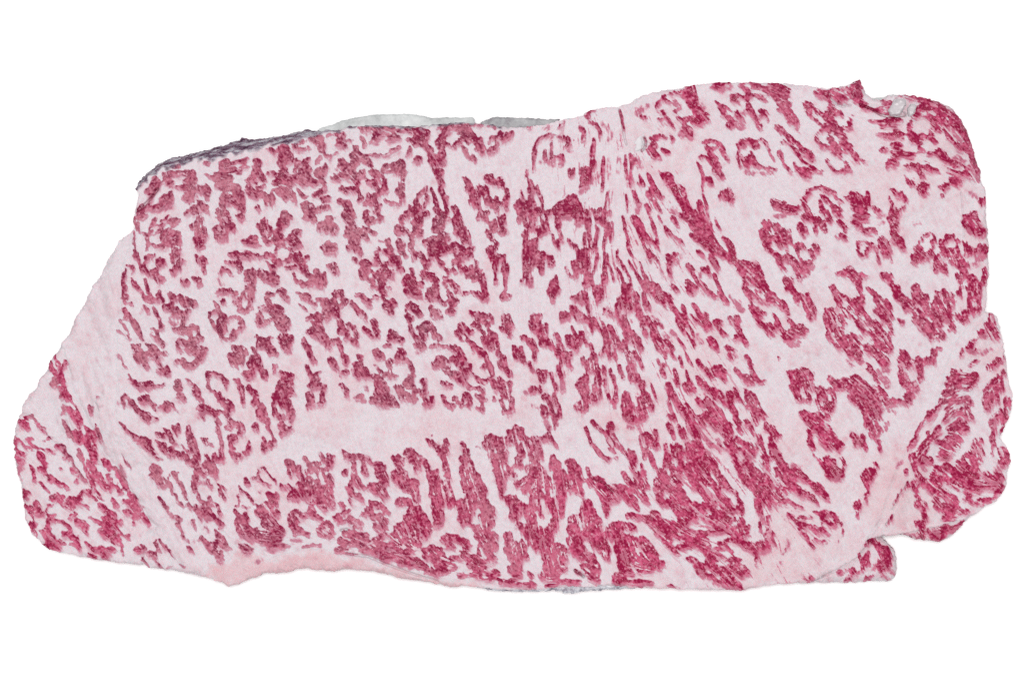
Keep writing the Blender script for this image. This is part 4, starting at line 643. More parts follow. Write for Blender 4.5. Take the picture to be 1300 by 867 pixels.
MAIN = poly("""171,240 174,232 180,224 190,216 198,208 216,200 236,196 254,191.6 278,185 302,177 306,174.4 316,177
342,174 362,171 376,166.5 390,164 400,166 410,166 430,165 444,160 470,159 500,159 530,160 560,157 584,155 602,156 618,156.5 632,159
640,162 670,161 682,160 696,157 710,153 740,146.4 745,142 750,140 766,137 786,135 798,132 810,124 824,119 842,115
862,112 890,107.6 910,105 930,104.4 960,104.6 990,105 1010,107.6 1034,110 1050,113 1066,111 1078,108 1085,104 1091,102
1094,108 1100,120 1106,126 1120,127 1128,121.6 1148,119.4 1168,123 1188,128 1206,137 1216,148 1228,166 1234,184
1238,198 1244,216 1246,232 1250,240 1252,252 1252,273 1254,293 1254.4,321 1255.6,349 1252,363 1252,385 1250,395
1260,398 1267,403 1272,425 1276,446 1278,462 1280,484 1285,496 1285.6,518 1278,538 1271,556 1277,564 1283,576
1283.6,586 1278,606 1279,612 1276,620 1266,636 1252,642 1236,655 1220,660 1200,666 1180,670 1160,675 1136,679.6
1122,681 1106,684 1102,686 1098,696 1090,706 1070,718 1050,728 1040,735 1026,740 990,741 970,744 942,749 930,749.5
900,748.5 870,747.5 836,746.5 810,746 790,744 770,743.5 750,744.5 730,745 700,746 690,747.5 670,749 646,749.5 622,747.4 604,744.5 586,743
580,746 568,744.4 546,740 514,735 490,729 466,724.4 446,723 422,725 410,724 386,721 358,728 338,727 322,733 302,741
290,744.4 282,740 262,732.4 238,728 216,724 188,721.5 182,718 162,716 120,711 88,703 62,698 50,686 40,677 34,663
31,645 29,632 26,618 22,604 20,596 17,576 16,558 18,542 22,528 27,525 26,516 36,500 44,493 48,482 60,468 60,462
66,450 72,445 77,435 86,425 94,405 104,389 116,363 128,349 133,333 144,319 150,305 166,296 170,289 169.6,273 172,264 176,254 175,244""")
LEFT_RIM = poly("""150,290 164,296 167,305 156,340 152,380 152,420 149,450 147,480 147,520 150,540 168,562 190,578 205,592
190,605 210,640 240,690 262,732 240,760 150,750 60,690 0,600 0,500 60,400""")
LEFT_TAIL = poly("""0,520 27,526 48,534 62,556 82,580 96,598 108,612 100,580 92,558 84,530 76,500 68,478 58,470 64,440 84,440 86,462
92,490 104,520 118,545 130,575 150,600 168,625 188,660 196,668 180,690 178,705 186,730 100,740 20,690 0,600""")
RIGHT_MUSCLE = poly("""1252,394 1232,412 1212,436 1202,462 1194,500 1186,522 1160,556 1145,584 1136,604 1128,626 1122,650 1112,672 1102,686
1140,700 1250,680 1300,620 1300,400 1268,385""")
MEMBRANE = poly("""160,250 168,242 178,236 190,226 204,216 218,209 234,209.5 248,204 262,203 280,199 294,196 308,192.5 320,190.5 336,186 350,183 364,181 376,178.5 390,174
410,168.5 430,165.5 444,161 470,160 500,160 530,161 560,158 584,156 602,157 618,157.6 634,161 634,140 440,140 300,150 200,180 160,225""")
BOTTOM_FAT = poly("""255,730 268,716 290,712 304,690 322,700 340,708 370,700 400,694 425,697 432,704 455,705 475,713 500,719 530,726 560,733
590,736 612,741 612,760 290,760""")

d_main = poly_sdf(MAIN) + 0.38 * n2 + 0.15 * n1 + 0.3 * n4
d_left = poly_sdf(LEFT_RIM) + 1.2 * n10
d_tail = poly_sdf(LEFT_TAIL) + 1.0 * n10
d_right = poly_sdf(RIGHT_MUSCLE)
d_mem = poly_sdf(MEMBRANE) + 1.3 + 1.6 * n4
d_bfat = poly_sdf(BOTTOM_FAT) + 1.5 * n4

# ---- lean amount 0..1
def warp(a, ux, uy):
    x = np.clip(XX + ux, 0, WW - 1.01); y = np.clip(YY + uy, 0, HH - 1.01)
    xi = x.astype(np.int32); yi = y.astype(np.int32); fx = x - xi; fy = y - yi
    return (a[yi, xi] * (1 - fx) * (1 - fy) + a[yi, xi + 1] * fx * (1 - fy) + a[yi + 1, xi] * (1 - fx) * fy + a[yi + 1, xi + 1] * fx * fy)
fan = sstep(640, 700, XX) * sstep(1000, 880, XX)             # the fan of long thin streaks in the middle
wa = 0.9 - 0.6 * fan
sdw = warp(sdf, wa * (1.0 * vnoise(5, 61) + 0.5 * n2), wa * (1.0 * vnoise(5, 62) + 0.5 * vnoise(2.2, 63)))
f0 = sstep(-1.2, 1.5, sdw + 0.85 + 0.2 * sstep(500, 300, XX) * sstep(520, 420, YY) - 0.12 * fan - 0.25 * sstep(520, 600, YY))
fp = sstep(-2.5, 2.5, pale + 0.5)
f = np.maximum(blur(f0, 0.8), 0.93 * blur(f0, 0.45))
def smear(a, n):
    out = np.zeros_like(a); ws = 0
    for k in range(-n, n + 1):
        w = 1 - abs(k) / (n + 1); ws += w
        xi = np.clip(np.rint(XX + dxf * k), 0, WW - 1).astype(np.int32)
        yi = np.clip(np.rint(YY + dyf * k), 0, HH - 1).astype(np.int32)
        out += w * a[yi, xi]
    return out / ws
wl_ = 0.22 + 0.38 * sstep(560, 720, XX)
f = f * (1 - wl_) + blur(smear(f0, 6), 0.4) * wl_
serr = along(13, 4, 0.5)
wob = (0.15 * fib + 0.10 * serr + 0.05 * n2 + 0.06 * n4) * (1 - 0.3 * fan) * (0.68 + 0.32 * sstep(550, 750, XX))
f = f + wob * sstep(0.03, 0.35, blur(f0, 2.4))
core = sstep(0.24, 0.70, f + 0.22 * sstep(2, 14, d_right) * sstep(0.02, 0.2, blur(f0, 3)))
fpb = blur(fp, 1.8)
fpl = sstep(0.12, 1.0, fpb + (0.20 * fib + 0.12 * n2 + 0.08 * n4) * sstep(0.05, 0.4, fpb))
# upper side of a fleck meets the fat sharply, the lower side dips under it and pales away
cb = blur(core, 1.8)
below = np.roll(cb, (-4, -1), (0, 1)); above = np.roll(cb, (4, 1), (0, 1))
fade = sstep(0.05, 0.75, below + 0.10 * fib + 0.08 * n4)
fr = blur(np.roll(core, (3, 1), (0, 1)), 2.2)
fringe = 0.48 * sstep(0.12, 0.95, fr + 0.12 * fib + 0.06 * n4) * np.clip(0.62 + 0.38 * n10 + 0.2 * fib2, 0.1, 1.2)
# threads of fat inside the lean
fib3 = along(14, 13, 0.7); fib4 = along(15, 7, 0.45)
dense = sstep(0.45, 0.85, blur(core, 7)) * sstep(430, 560, YY + 0.35 * (XX - 500))
dense = np.maximum(dense, 0.8 * sstep(0, 10, d_right))
thread = (sstep(1.15, 2.3, fib2 + 0.5 * n4) * 0.6 + sstep(1.3, 2.5, n1 + 0.4 * n4) * 0.5) * (1 - 0.3 * dense) \
    + dense * (0.95 * sstep(0.75, 1.8, fib3 + 0.5 * n4) + 0.45 * sstep(1.0, 2.2, fib4))
thread = np.clip(thread, 0, 0.92)
grain = vnoise(1.7, 71)
lean = np.maximum(core * (0.52 + 0.48 * fade) * (1 - thread) * np.clip(1.02 - 0.24 * np.maximum(grain - 0.25, 0) - 0.07 * np.maximum(serr, 0), 0, 1), fringe)
lean = np.clip(1.16 * lean - 0.02, 0, 1)
lean = np.maximum(lean, fpl * 0.62 * (1 - 0.6 * thread))
stain = np.clip(0.02 + 0.022 * fib2 + 0.012 * n10 + 0.018 * n4, 0, 1) + 0.10 * sstep(2.0, 3.2, n4 + 0.4 * fib)
fanband = sstep(120, 40, line_dist("780,190 790,300 850,480 920,640 960,720"))
streak = fanband * sstep(0.9, 2.0, fib3 + 1.6 * (blur(core, 6) - 0.42)) * 0.62
lean = np.clip(np.maximum(np.maximum(lean, streak * (1 - 0.4 * thread)), stain), 0, 1)
# depth of red: deep along the upper rim and in the middle, paler towards the lower rim, mottled
depth = 0.55 - 0.15 * sstep(560, 380, XX) - 0.14 * sstep(380, 450, XX) * sstep(780, 700, XX) * sstep(560, 620, YY) + 0.17 * (below - above) + 0.16 * (fade - 0.5) + 0.13 * fib + 0.11 * serr + 0.17 * n4 + 0.15 * n10 + 0.06 * n40 - 0.21 * grain + 0.09 * n1
depth = np.clip(depth, 0, 1.15)

# ---- hue of the lean: greyer mauve in the upper left, crimson to the right and in the dense bundles
tone = 0.16 + 0.62 * sstep(430, 900, XX) + 0.22 * sstep(500, 640, YY) * sstep(100, 500, XX) + 0.10 * n40
tone = np.where((d_tail > 0), 0.75, tone)
tone = np.clip(tone + 0.1 * n10, 0, 1)

# ---- warm pink of the loose fat at the lower edge, and the grey-purple dried skin at the upper left edge
blush = sstep(-4, 10, d_bfat) * 0.95 + 0.45 * sstep(60, 5, line_dist("1060,700 1010,715 960,725 980,690 1010,670")) \
    + 0.35 * sstep(120, 10, line_dist("450,535 600,530 900,560 1000,600")) * 0.5 + 0.12 * sstep(0, 20, d_left) \
    + 0.35 * sstep(55, 10, line_dist("1120,640 1140,600 1165,655")) + 0.14 * n40 + 0.08 * n10 + 0.06 * n4
blush = np.clip(blush, 0, 1)
memb = sstep(-2.0, 2.5, d_mem)
edge_red = sstep(9, 2, d_main) * sstep(400, 250, XX) * (YY < 300) * (n4 > 0.2)

# ---- relief of the cut face (metres)
zed = np.zeros((HH, WW), np.float32)
zed -= 0.00003 * blur(lean, 1.0)                       # fat stands a little proud
zed += 0.000022 * fib + 0.000012 * n1 + 0.00003 * n2 + 0.00006 * n4 + 0.00012 * n10 + 0.0006 * n40
# left rim of loose fat: long folds
fold = along(31, 24, 3.2)
zed += sstep(0, 12, d_left) * sstep(3, -3, d_tail) * (0.00022 * fold + 0.00003 * n4)
zed -= 0.00035 * np.exp(-(d_left / 4.0) ** 2) * sstep(600, 520, YY) * (1 + 0.5 * n10)
zed -= 0.0005 * np.exp(-(d_tail / 3.0) ** 2) * (1 + 0.5 * n10)
zed -= 0.0022 * sstep(0, 40, d_left)
# step and seam between eye and side muscle
zed -= (0.00015 + 0.0003 * sstep(560, 640, YY)) * np.exp(-(d_right / 2.2) ** 2) * (1 + 0.4 * n10) + 0.002 * sstep(0, 45, d_right)
# tears and knife lines
for txt, w, dp in (("1153,612 1148,622 1142,628 1137,640 1134,646", 1.2, .0008), ("1134,654 1130,661 1125,665", 1.2, .0008),
                   ("1104,683 1108,672 1116,664 1124,655", 2.5, .0004),
                   ("786,139 789,152 792,170 795,184", 1.0, .0010), ("818,175 820,181 819,187 815,192", 1.2, .0018),
                   ("174,268 186,258 196,246 200,240", 1.6, .0018), ("730,724 736,728 741,732", 1.3, .0018),
                   ("754,609 766,612 778,624", 1.0, .0009), ("433,673 440,672", 1.4, .0014),
                   ("1145,144 1148,145", 1.8, .0016), ("1052,118 1054,126 1060,132 1070,136 1080,134", 1.0, .0010),
                   ("1092,133 1105,138 1118,146 1130,149 1148,147", 1.3, .0016), ("108,560 116,572 124,588 134,602", 1.6, .0003),
                   ("121,512 124,521", 1.2, .0008), ("556,738 520,727 490,716 466,706 440,703", 1.4, .0010),
                   ("1220,245 1222,268 1222,300", 1.0, .0006), ("100,600 112,618 122,632", 1.8, .0003)):
    zed -= dp * np.exp(-(line_dist(txt) / w) ** 2)
# lumps of connective tissue
lump = np.zeros_like(zed)
for cx, cy, rx, ry, hz in (
                           (1112, 131, 9, 4, .0012), (126, 510, 7, 6, .0012), (141, 604, 3, 3, .0010)):
    q = np.exp(-(((XX - cx) / rx) ** 2 + ((YY - cy) / ry) ** 2) ** 1.3 * np.clip(1 + 0.25 * n4, 0.5, 1.8))
    zed += 0.6 * hz * q; lump = np.maximum(lump, q)
lean *= (1 - lump)
# folded upper right lobe, small raised flap
for cx, cy, rx, ry, hz in ((1195, 170, 45, 40, .0035), (1086, 112, 12, 10, .0030), (1066, 124, 14, 9, .0018), (1180, 240, 60, 30, .0010), (1230, 290, 18, 22, .0012), (1225, 350, 24, 40, .0012)):
    zed += hz * np.exp(-(((XX - cx) / rx) ** 2 + ((YY - cy) / ry) ** 2))
# rounded rim
RIM = 3.4 + 11.0 * sstep(-6, 8, d_mem) + 8 * sstep(1170, 1200, XX) * (YY < 230) + 5 * sstep(700, 720, YY) * sstep(250, 300, XX) * sstep(620, 560, XX) + 6 * sstep(0, 10, d_left) + 2.5 * n10
RIM = np.clip(RIM, 2.4, 22)
def rim_drop(d, R):
    q = np.clip(1 - np.maximum(d, 0) / R, 0, 1)
    return R * S * 0.9 * (1 - np.sqrt(np.clip(1 - q * q, 0, 1)))
zmain = zed - rim_drop(d_main, RIM) - 0.0022 * sstep(0, 16, d_mem) + 0.00018 * sstep(0, 3, d_mem) * (n2 * 0.6 + n4 * 0.5)

# ================================================================ mesh building
def P3(px, py, z):
    return np.stack([(px - W / 2) * S, (H / 2 - py) * S, z], -1)

def link(name, me, parent):
    o = bpy.data.objects.new(name, me)
    COL.objects.link(o)
    o.parent = parent
    return o

def make_mesh(name, co, quads, nor, attrs, mat):
    me = bpy.data.meshes.new(name)
    nv, nq = len(co), len(quads)
    me.vertices.add(nv); me.loops.add(nq * 4); me.polygons.add(nq)
    me.vertices.foreach_set("co", np.ascontiguousarray(co, np.float32).ravel())
    me.loops.foreach_set("vertex_index", np.ascontiguousarray(quads, np.int32).ravel())
    me.polygons.foreach_set("loop_start", np.arange(0, nq * 4, 4, dtype=np.int32))
    me.update(calc_edges=True)
    me.polygons.foreach_set("use_smooth", np.ones(nq, bool))
    for k, v in attrs.items():
        at = me.attributes.new(k, 'FLOAT', 'POINT')
        at.data.foreach_set("value", np.ascontiguousarray(v, np.float32))
    me.materials.append(mat)
    if nor is not None:
        me.normals_split_custom_set_from_vertices(nor.astype(np.float32))
    return me

class Sheet:
    """a height field over an outline with side walls; can be cut into pieces by a label per cell"""
    def __init__(s, d, z, zbase, under=0.003, attrs=None):
        s.z = z
        gy, gx = np.gradient(d)
        gl = np.hypot(gx, gy) + 1e-6
        push = np.where((d < 0) & (d > -1.6), -d, 0)
        s.px = XX + push * gx / gl; s.py = YY + push * gy / gl
        ok = d > -0.75
        s.cell = ok[:-1, :-1] & ok[1:, :-1] & ok[:-1, 1:] & ok[1:, 1:]
        zy, zx = np.gradient(z / S)
        n = np.stack([-zx, zy, np.ones_like(zx)], -1)
        s.nor = n / np.linalg.norm(n, axis=-1, keepdims=True)
        s.attrs = attrs; s.zbase = zbase; s.under = under
        hy, hx = np.gradient(blur(np.maximum(d, -40), 3.0))
        hl = np.hypot(hx, hy) + 1e-6
        s.out = np.stack([-hx / hl, hy / hl], -1)
    def piece(s, name, cells, mat, walls=True):
        cy, cx = np.nonzero(cells)
        if len(cy) == 0:
            return None
        vid = lambda y, x: y * WW + x
        q = np.stack([vid(cy, cx), vid(cy + 1, cx), vid(cy + 1, cx + 1), vid(cy, cx + 1)], 1)
        u, inv = np.unique(q.ravel(), return_inverse=True)
        q2 = inv.reshape(-1, 4)
        px, py, z = s.px.ravel()[u], s.py.ravel()[u], s.z.ravel()[u]
        co = P3(px, py, TOP + z)
        nor = s.nor.reshape(-1, 3)[u]
        at = {k: v.ravel()[u] for k, v in s.attrs.items()}
        if walls:
            c = np.zeros((HH + 1, WW + 1), bool); c[1:-1, 1:-1] = s.cell[:, :]
            E = []
            # cell (y,x) sits at c[y+1,x+1]; open sides of this piece's own cells
            for dy, dx, a, b in ((-1, 0, (0, 1), (0, 0)), (1, 0, (1, 0), (1, 1)), (0, -1, (0, 0), (1, 0)), (0, 1, (1, 1), (0, 1))):
                op = ~c[cy + 1 + dy, cx + 1 + dx]
                E.append(np.stack([vid(cy[op] + a[0], cx[op] + a[1]), vid(cy[op] + b[0], cx[op] + b[1])], 1))
            E = np.concatenate(E)
            if len(E):
                eu, einv = np.unique(E.ravel(), return_inverse=True)
                ei = einv.reshape(-1, 2)
                n0 = len(co); ne = len(eu)
                out = s.out.reshape(-1, 2)[eu]
                bx, by, bz = s.px.ravel()[eu], s.py.ravel()[eu], s.z.ravel()[eu] + TOP
                L = 22; cos, nos, src = [], [], []
                top = np.searchsorted(u, eu)
                for k in range(1, L):
                    t = k / (L - 1)
                    zz = bz + (s.zbase - bz) * t
                    off = s.under * (0.06 * math.sin(math.pi * t) - 0.5 * t ** 2)
                    p = P3(bx, by, zz)
                    p[:, 0] += out[:, 0] * off; p[:, 1] += out[:, 1] * off
                    # the marbling goes on down the side
                    sx = np.clip(np.rint(bx - out[:, 0] * k * 5), 0, WW - 1).astype(np.int32)
                    sy = np.clip(np.rint(by + out[:, 1] * k * 5), 0, HH - 1).astype(np.int32)
                    src.append(sy * WW + sx)
                    cos.append(p); nos.append(np.concatenate([out, np.full((ne, 1), 0.1)], 1))
                row = lambda k, e: top[e] if k == 0 else e + n0 + (k - 1) * ne
                wq = [np.stack([row(k, ei[:, 0]), row(k + 1, ei[:, 0]), row(k + 1, ei[:, 1]), row(k, ei[:, 1])], 1) for k in range(L - 1)]
                co = np.concatenate([co] + cos); nor = np.concatenate([nor] + nos)
                for k2 in at:
                    e = s.attrs[k2].ravel()
                    at[k2] = np.concatenate([at[k2]] + [e[eu] if k2 == 'memb' else e[i_] for i_ in src])
                q2 = np.concatenate([q2] + wq)
        return make_mesh(name, co, q2, nor, at, mat)

# ================================================================ materials
def mat_base(name):
    m = bpy.data.materials.new(name); m.use_nodes = True
    nt = m.node_tree
    return m, nt, nt.nodes["Principled BSDF"]

def N(nt, t, **kw):
    n = nt.nodes.new(t)
    for k, v in kw.items():
        setattr(n, k, v)
    return n

def ramp(nt, stops):
    r = N(nt, 'ShaderNodeValToRGB')
    while len(r.color_ramp.elements) < len(stops):
        r.color_ramp.elements.new(0.5)
    for e, (p, c) in zip(r.color_ramp.elements, stops):
        e.position = p; e.color = (*c, 1)
    return r

def mixc(nt, fac, a, b, blend='MIX'):
    m = N(nt, 'ShaderNodeMix', data_type='RGBA', blend_type=blend)
    for sock, v in ((m.inputs[0], fac), (m.inputs[6], a), (m.inputs[7], b)):
        if hasattr(v, 'links') or hasattr(v, 'is_linked'):
            nt.links.new(v, sock)
        else:
            sock.default_value = v if not isinstance(v, tuple) else (*v, 1)
    return m.outputs[2]

def attr(nt, name):
    a = N(nt, 'ShaderNodeAttribute'); a.attribute_name = name
    return a.outputs['Fac']

def noise(nt, scale, detail=3, rough=.6):
    tc = N(nt, 'ShaderNodeTexCoord')
    n = N(nt, 'ShaderNodeTexNoise'); n.inputs['Scale'].default_value = scale
    n.inputs['Detail'].default_value = detail; n.inputs['Roughness'].default_value = rough
    nt.links.new(tc.outputs['Object'], n.inputs['Vector'])
    return n.outputs['Fac']

def meat_material():
    m, nt, b = mat_base("marbled_beef")
    lean_a, depth_a, tone_a, blush_a, memb_a = (attr(nt, k) for k in ("lean", "depth", "tone", "blush", "memb"))
    # fat
    fat = mixc(nt, blush_a, FAT, FAT_PINK)
    fr = ramp(nt, [(0.30, (.90, .87, .88)), (0.62, (1.0, 1.0, 1.0))])
    nt.links.new(noise(nt, 900, 4, .7), fr.inputs[0])
    fat = mixc(nt, 0.8, fat, fr.outputs[0], 'MULTIPLY')
    # lean, two hues and two depths
    mauve = mixc(nt, depth_a, MAUVE_PALE, MAUVE_DEEP)
    crim = mixc(nt, depth_a, CRIMSON_PALE, CRIMSON_DEEP)
    red = mixc(nt, tone_a, mauve, crim)
    # lean thinly covered by fat shows through as pink
    veil = mixc(nt, tone_a, VEIL_MAUVE, VEIL_CRIMSON)
    lo = N(nt, 'ShaderNodeMapRange'); lo.inputs[1].default_value = 0; lo.inputs[2].default_value = .52
    hi = N(nt, 'ShaderNodeMapRange'); hi.inputs[1].default_value = .45; hi.inputs[2].default_value = .95
    nt.links.new(lean_a, lo.inputs[0]); nt.links.new(lean_a, hi.inputs[0])
    col = mixc(nt, hi.outputs[0], mixc(nt, lo.outputs[0], fat, veil), red)
    # dried grey skin on the edge
    mr = ramp(nt, [(0.38, (.050, .018, .040)), (0.47, (.135, .075, .115)), (0.56, (.27, .24, .28)), (0.70, (.45, .46, .48))])
    tc = N(nt, 'ShaderNodeTexCoord')
    mp1 = N(nt, 'ShaderNodeMapping'); mp1.inputs['Rotation'].default_value = (0, 0, math.radians(-14))
    mp2 = N(nt, 'ShaderNodeMapping'); mp2.inputs['Scale'].default_value = (.28, 1, 1)
    ns = N(nt, 'ShaderNodeTexNoise'); ns.inputs['Scale'].default_value = 760; ns.inputs['Detail'].default_value = 5; ns.inputs['Roughness'].default_value = .68
    nt.links.new(tc.outputs['Object'], mp1.inputs[0]); nt.links.new(mp1.outputs[0], mp2.inputs[0]); nt.links.new(mp2.outputs[0], ns.inputs['Vector'])
    nt.links.new(ns.outputs['Fac'], mr.inputs[0])
    col = mixc(nt, memb_a, col, mr.outputs[0])
    nt.links.new(col, b.inputs['Base Color'])
    b.inputs['Specular IOR Level'].default_value = .15
    b.inputs['Subsurface Weight'].default_value = .35
    b.inputs['Subsurface Radius'].default_value = (1.0, .32, .40)
    b.inputs['Subsurface Scale'].default_value = .0011
    bp = N(nt, 'ShaderNodeBump'); bp.inputs['Strength'].default_value = .30; bp.inputs['Distance'].default_value = .00020
    nt.links.new(noise(nt, 1900, 3, .65), bp.inputs['Height'])
    nt.links.new(bp.outputs[0], b.inputs['Normal'])
    b.inputs['Roughness'].default_value = .8
    # beads of moisture: a clear coat with a coarse tilt of its own
    cb_ = N(nt, 'ShaderNodeBump'); cb_.inputs['Strength'].default_value = .75; cb_.inputs['Distance'].default_value = .0006
    nt.links.new(noise(nt, 2300, 2, .6), cb_.inputs['Height'])
    nt.links.new(cb_.outputs[0], b.inputs['Coat Normal'])
    wet = ramp(nt, [(0.50, (0,) * 3), (0.68, (1,) * 3)])
    nt.links.new(noise(nt, 330, 3, .6), wet.inputs[0])
    wm = N(nt, 'ShaderNodeMath', operation='MULTIPLY'); wm.inputs[1].default_value = 1.0
    nt.links.new(wet.outputs[0], wm.inputs[0])
    wl = N(nt, 'ShaderNodeMapRange'); wl.inputs[3].default_value = .3; wl.inputs[4].default_value = 1.0
    nt.links.new(lean_a, wl.inputs[0])
    wq = N(nt, 'ShaderNodeMath', operation='MULTIPLY')
    nt.links.new(wm.outputs[0], wq.inputs[0]); nt.links.new(wl.outputs[0], wq.inputs[1])
    nt.links.new(wq.outputs[0], b.inputs['Coat Weight'])
    b.inputs['Coat Roughness'].default_value = .17
    return m

FAT = (.555, .493, .524)
FAT_PINK = (.545, .370, .395)
VEIL_MAUVE = (.430, .190, .250)
VEIL_CRIMSON = (.455, .165, .235)
MAUVE_PALE = (.400, .140, .190)
MAUVE_DEEP = (.145, .007, .037)
CRIMSON_PALE = (.480, .074, .162)
CRIMSON_DEEP = (.220, .0006, .036)

MEAT = meat_material()

def skin_material(name, stops, scale):
    m, nt, b = mat_base(name)
    r = ramp(nt, stops)
    nt.links.new(noise(nt, scale, 5, .65), r.inputs[0])
    nt.links.new(r.outputs[0], b.inputs['Base Color'])
    b.inputs['Roughness'].default_value = .6
    bp = N(nt, 'ShaderNodeBump'); bp.inputs['Strength'].default_value = .5; bp.inputs['Distance'].default_value = .0006
    nt.links.new(noise(nt, scale * 2, 4, .6), bp.inputs['Height'])
    nt.links.new(bp.outputs[0], b.inputs['Normal'])
    return m
SKIN_PALE = skin_material("pale_grey_skin", [(.3, (.30, .31, .31)), (.5, (.44, .455, .455)), (.7, (.56, .575, .57))], 130)
SKIN_DARK = skin_material("dark_grey_skin", [(.35, (.16, .14, .16)), (.5, (.24, .24, .25)), (.7, (.34, .345, .35))], 300)
SKIN_BLUE = skin_material("bluish_grey_skin", [(.35, (.16, .13, .17)), (.5, (.40, .40, .44)), (.65, (.60, .60, .63))], 420)

def table_material():
    m, nt, b = mat_base("white_table")
    r = ramp(nt, [(.3, (.90, .90, .90)), (.7, (.92, .92, .92))])
    nt.links.new(noise(nt, 40, 3, .5), r.inputs[0])
    nt.links.new(r.outputs[0], b.inputs['Base Color'])
    b.inputs['Roughness'].default_value = .7
    b.inputs['Specular IOR Level'].default_value = .2
    return m

# ================================================================ the table
me = bpy.data.meshes.new("tabletop")
T = 2.0
me.from_pydata([(-T, -T, 0), (T, -T, 0), (T, T, 0), (-T, T, 0)], [], [(0, 1, 2, 3)])
me.materials.append(table_material())
table = bpy.data.objects.new("tabletop", me); COL.objects.link(table)
table["kind"] = "structure"

# ================================================================ the slab of beef
slab = bpy.data.objects.new("marbled_beef", None)
COL.objects.link(slab)
slab["label"] = "thick raw cut of heavily marbled beef, crimson flecks in white fat"
slab["category"] = "beef"

ATT = dict(lean=lean, depth=depth, tone=tone, blush=blush, memb=memb)
main = Sheet(d_main, zmain, 0.0, 0.004, ATT)

def cells_of(v):
    return 0.25 * (v[:-1, :-1] + v[1:, :-1] + v[:-1, 1:] + v[1:, 1:])
cm = main.cell
cmem = cm & (cells_of(d_mem) > 0)
ctail = cm & ~cmem & (cells_of(d_tail) > 0)
cleft = cm & ~cmem & ~ctail & (cells_of(d_left) > 0)
cright = cm & ~cmem & (cells_of(d_right) > 0)
cbot = cm & (cells_of(d_bfat) > 0) & ~cleft & ~ctail
ceye = cm & ~cmem & ~ctail & ~cleft & ~cright & ~cbot

# ---- split the lean into flecks: strong cores grow back over the lean they belong to
cl = cells_of(np.maximum(core, fpl * 0.6))
leanmask = cm & ~cmem & (cl > 0.5)
def label(mask):
    lab = np.zeros(mask.shape, np.int32); h, w = mask.shape
    mflat = mask.ravel().tolist(); lf = [0] * (h * w); cur = 0
    for i in np.nonzero(mask.ravel())[0].tolist():
        if lf[i]:
            continue
        cur += 1; st = [i]; lf[i] = cur
        while st:
            j = st.pop()
            for k in (j - 1, j + 1, j - w, j + w):
                if mflat[k] and not lf[k]:
                    lf[k] = cur; st.append(k)
    return np.array(lf, np.int32).reshape(h, w), cur
seed_f = cells_of(blur(core, 1.6))
lab, nl = label(leanmask & (seed_f > 0.80))
for _ in range(14):
    grow = lab.copy()
    for ax, sh in ((0, 1), (0, -1), (1, 1), (1, -1)):
        s_ = np.roll(lab, sh, ax)
        grow = np.where((grow == 0) & leanmask, s_, grow)
    lab = grow
rest, nr = label(leanmask & (lab == 0))
lab = np.where(rest > 0, rest + nl, lab)
sizes = np.bincount(lab.ravel()); sizes[0] = 0
regions = [("eye_muscle", ceye, "broad eye muscle, white fat densely flecked with crimson lean"),
           ("side_muscle", cright, "small dark red muscle folded along the right edge"),
           ("tail_muscle", ctail, "narrow red muscle at the lower left corner"),
           ("fat_rim", cleft, "smooth white fat rim along the left edge"),
           ("lower_fat", cbot, "glossy pink fat along the bottom edge"),
           ("dried_edge", cmem, "grey purple dried skin along the upper left edge")]
big = np.argsort(-sizes)[:290]
big = [int(b) for b in big if sizes[b] > 40]
bigset = np.zeros(len(sizes), bool); bigset[big] = True
isbig = bigset[lab] & (lab > 0)
small = leanmask & ~isbig

owner = {}
for name, cells, lbl in regions:
    base = cells & ~isbig & ~small
    bl, nb = label(base)
    cnt = np.bincount(bl.ravel()); cnt[0] = 0
    keep = [int(k) for k in np.argsort(-cnt) if cnt[k] > 900] or [int(np.argmax(cnt))]
    o = link(name, main.piece(name, bl == keep[0], MEAT), slab)
    o["label"] = lbl
    for k in keep[1:]:
        link("fat_patch", main.piece("fat_patch", bl == k, MEAT), o)
    sm = (cells & small) | (base & ~np.isin(bl, keep))
    if sm.any():
        so = link("small_lean_flecks", main.piece("small_lean_flecks", sm, MEAT), o)
        so["kind"] = "stuff"
    owner[name] = o
code = np.zeros(cm.shape, np.int32)
for i, (name, cells, lbl) in enumerate(regions):
    code[cells] = i + 1
order = np.argsort(lab.ravel(), kind='stable')
sl = lab.ravel()[order]
starts = np.searchsorted(sl, np.arange(len(sizes) + 1))
for b in big:
    idx = order[starts[b]:starts[b + 1]]
    yy, xx = np.divmod(idx, cm.shape[1])
    c = np.bincount(code[yy, xx], minlength=len(regions) + 1)
    c[0] = 0
    cells = np.zeros(cm.shape, bool); cells[yy, xx] = True
    link("lean_fleck", main.piece("lean_fleck", cells, MEAT), owner[regions[int(np.argmax(c)) - 1][0]])

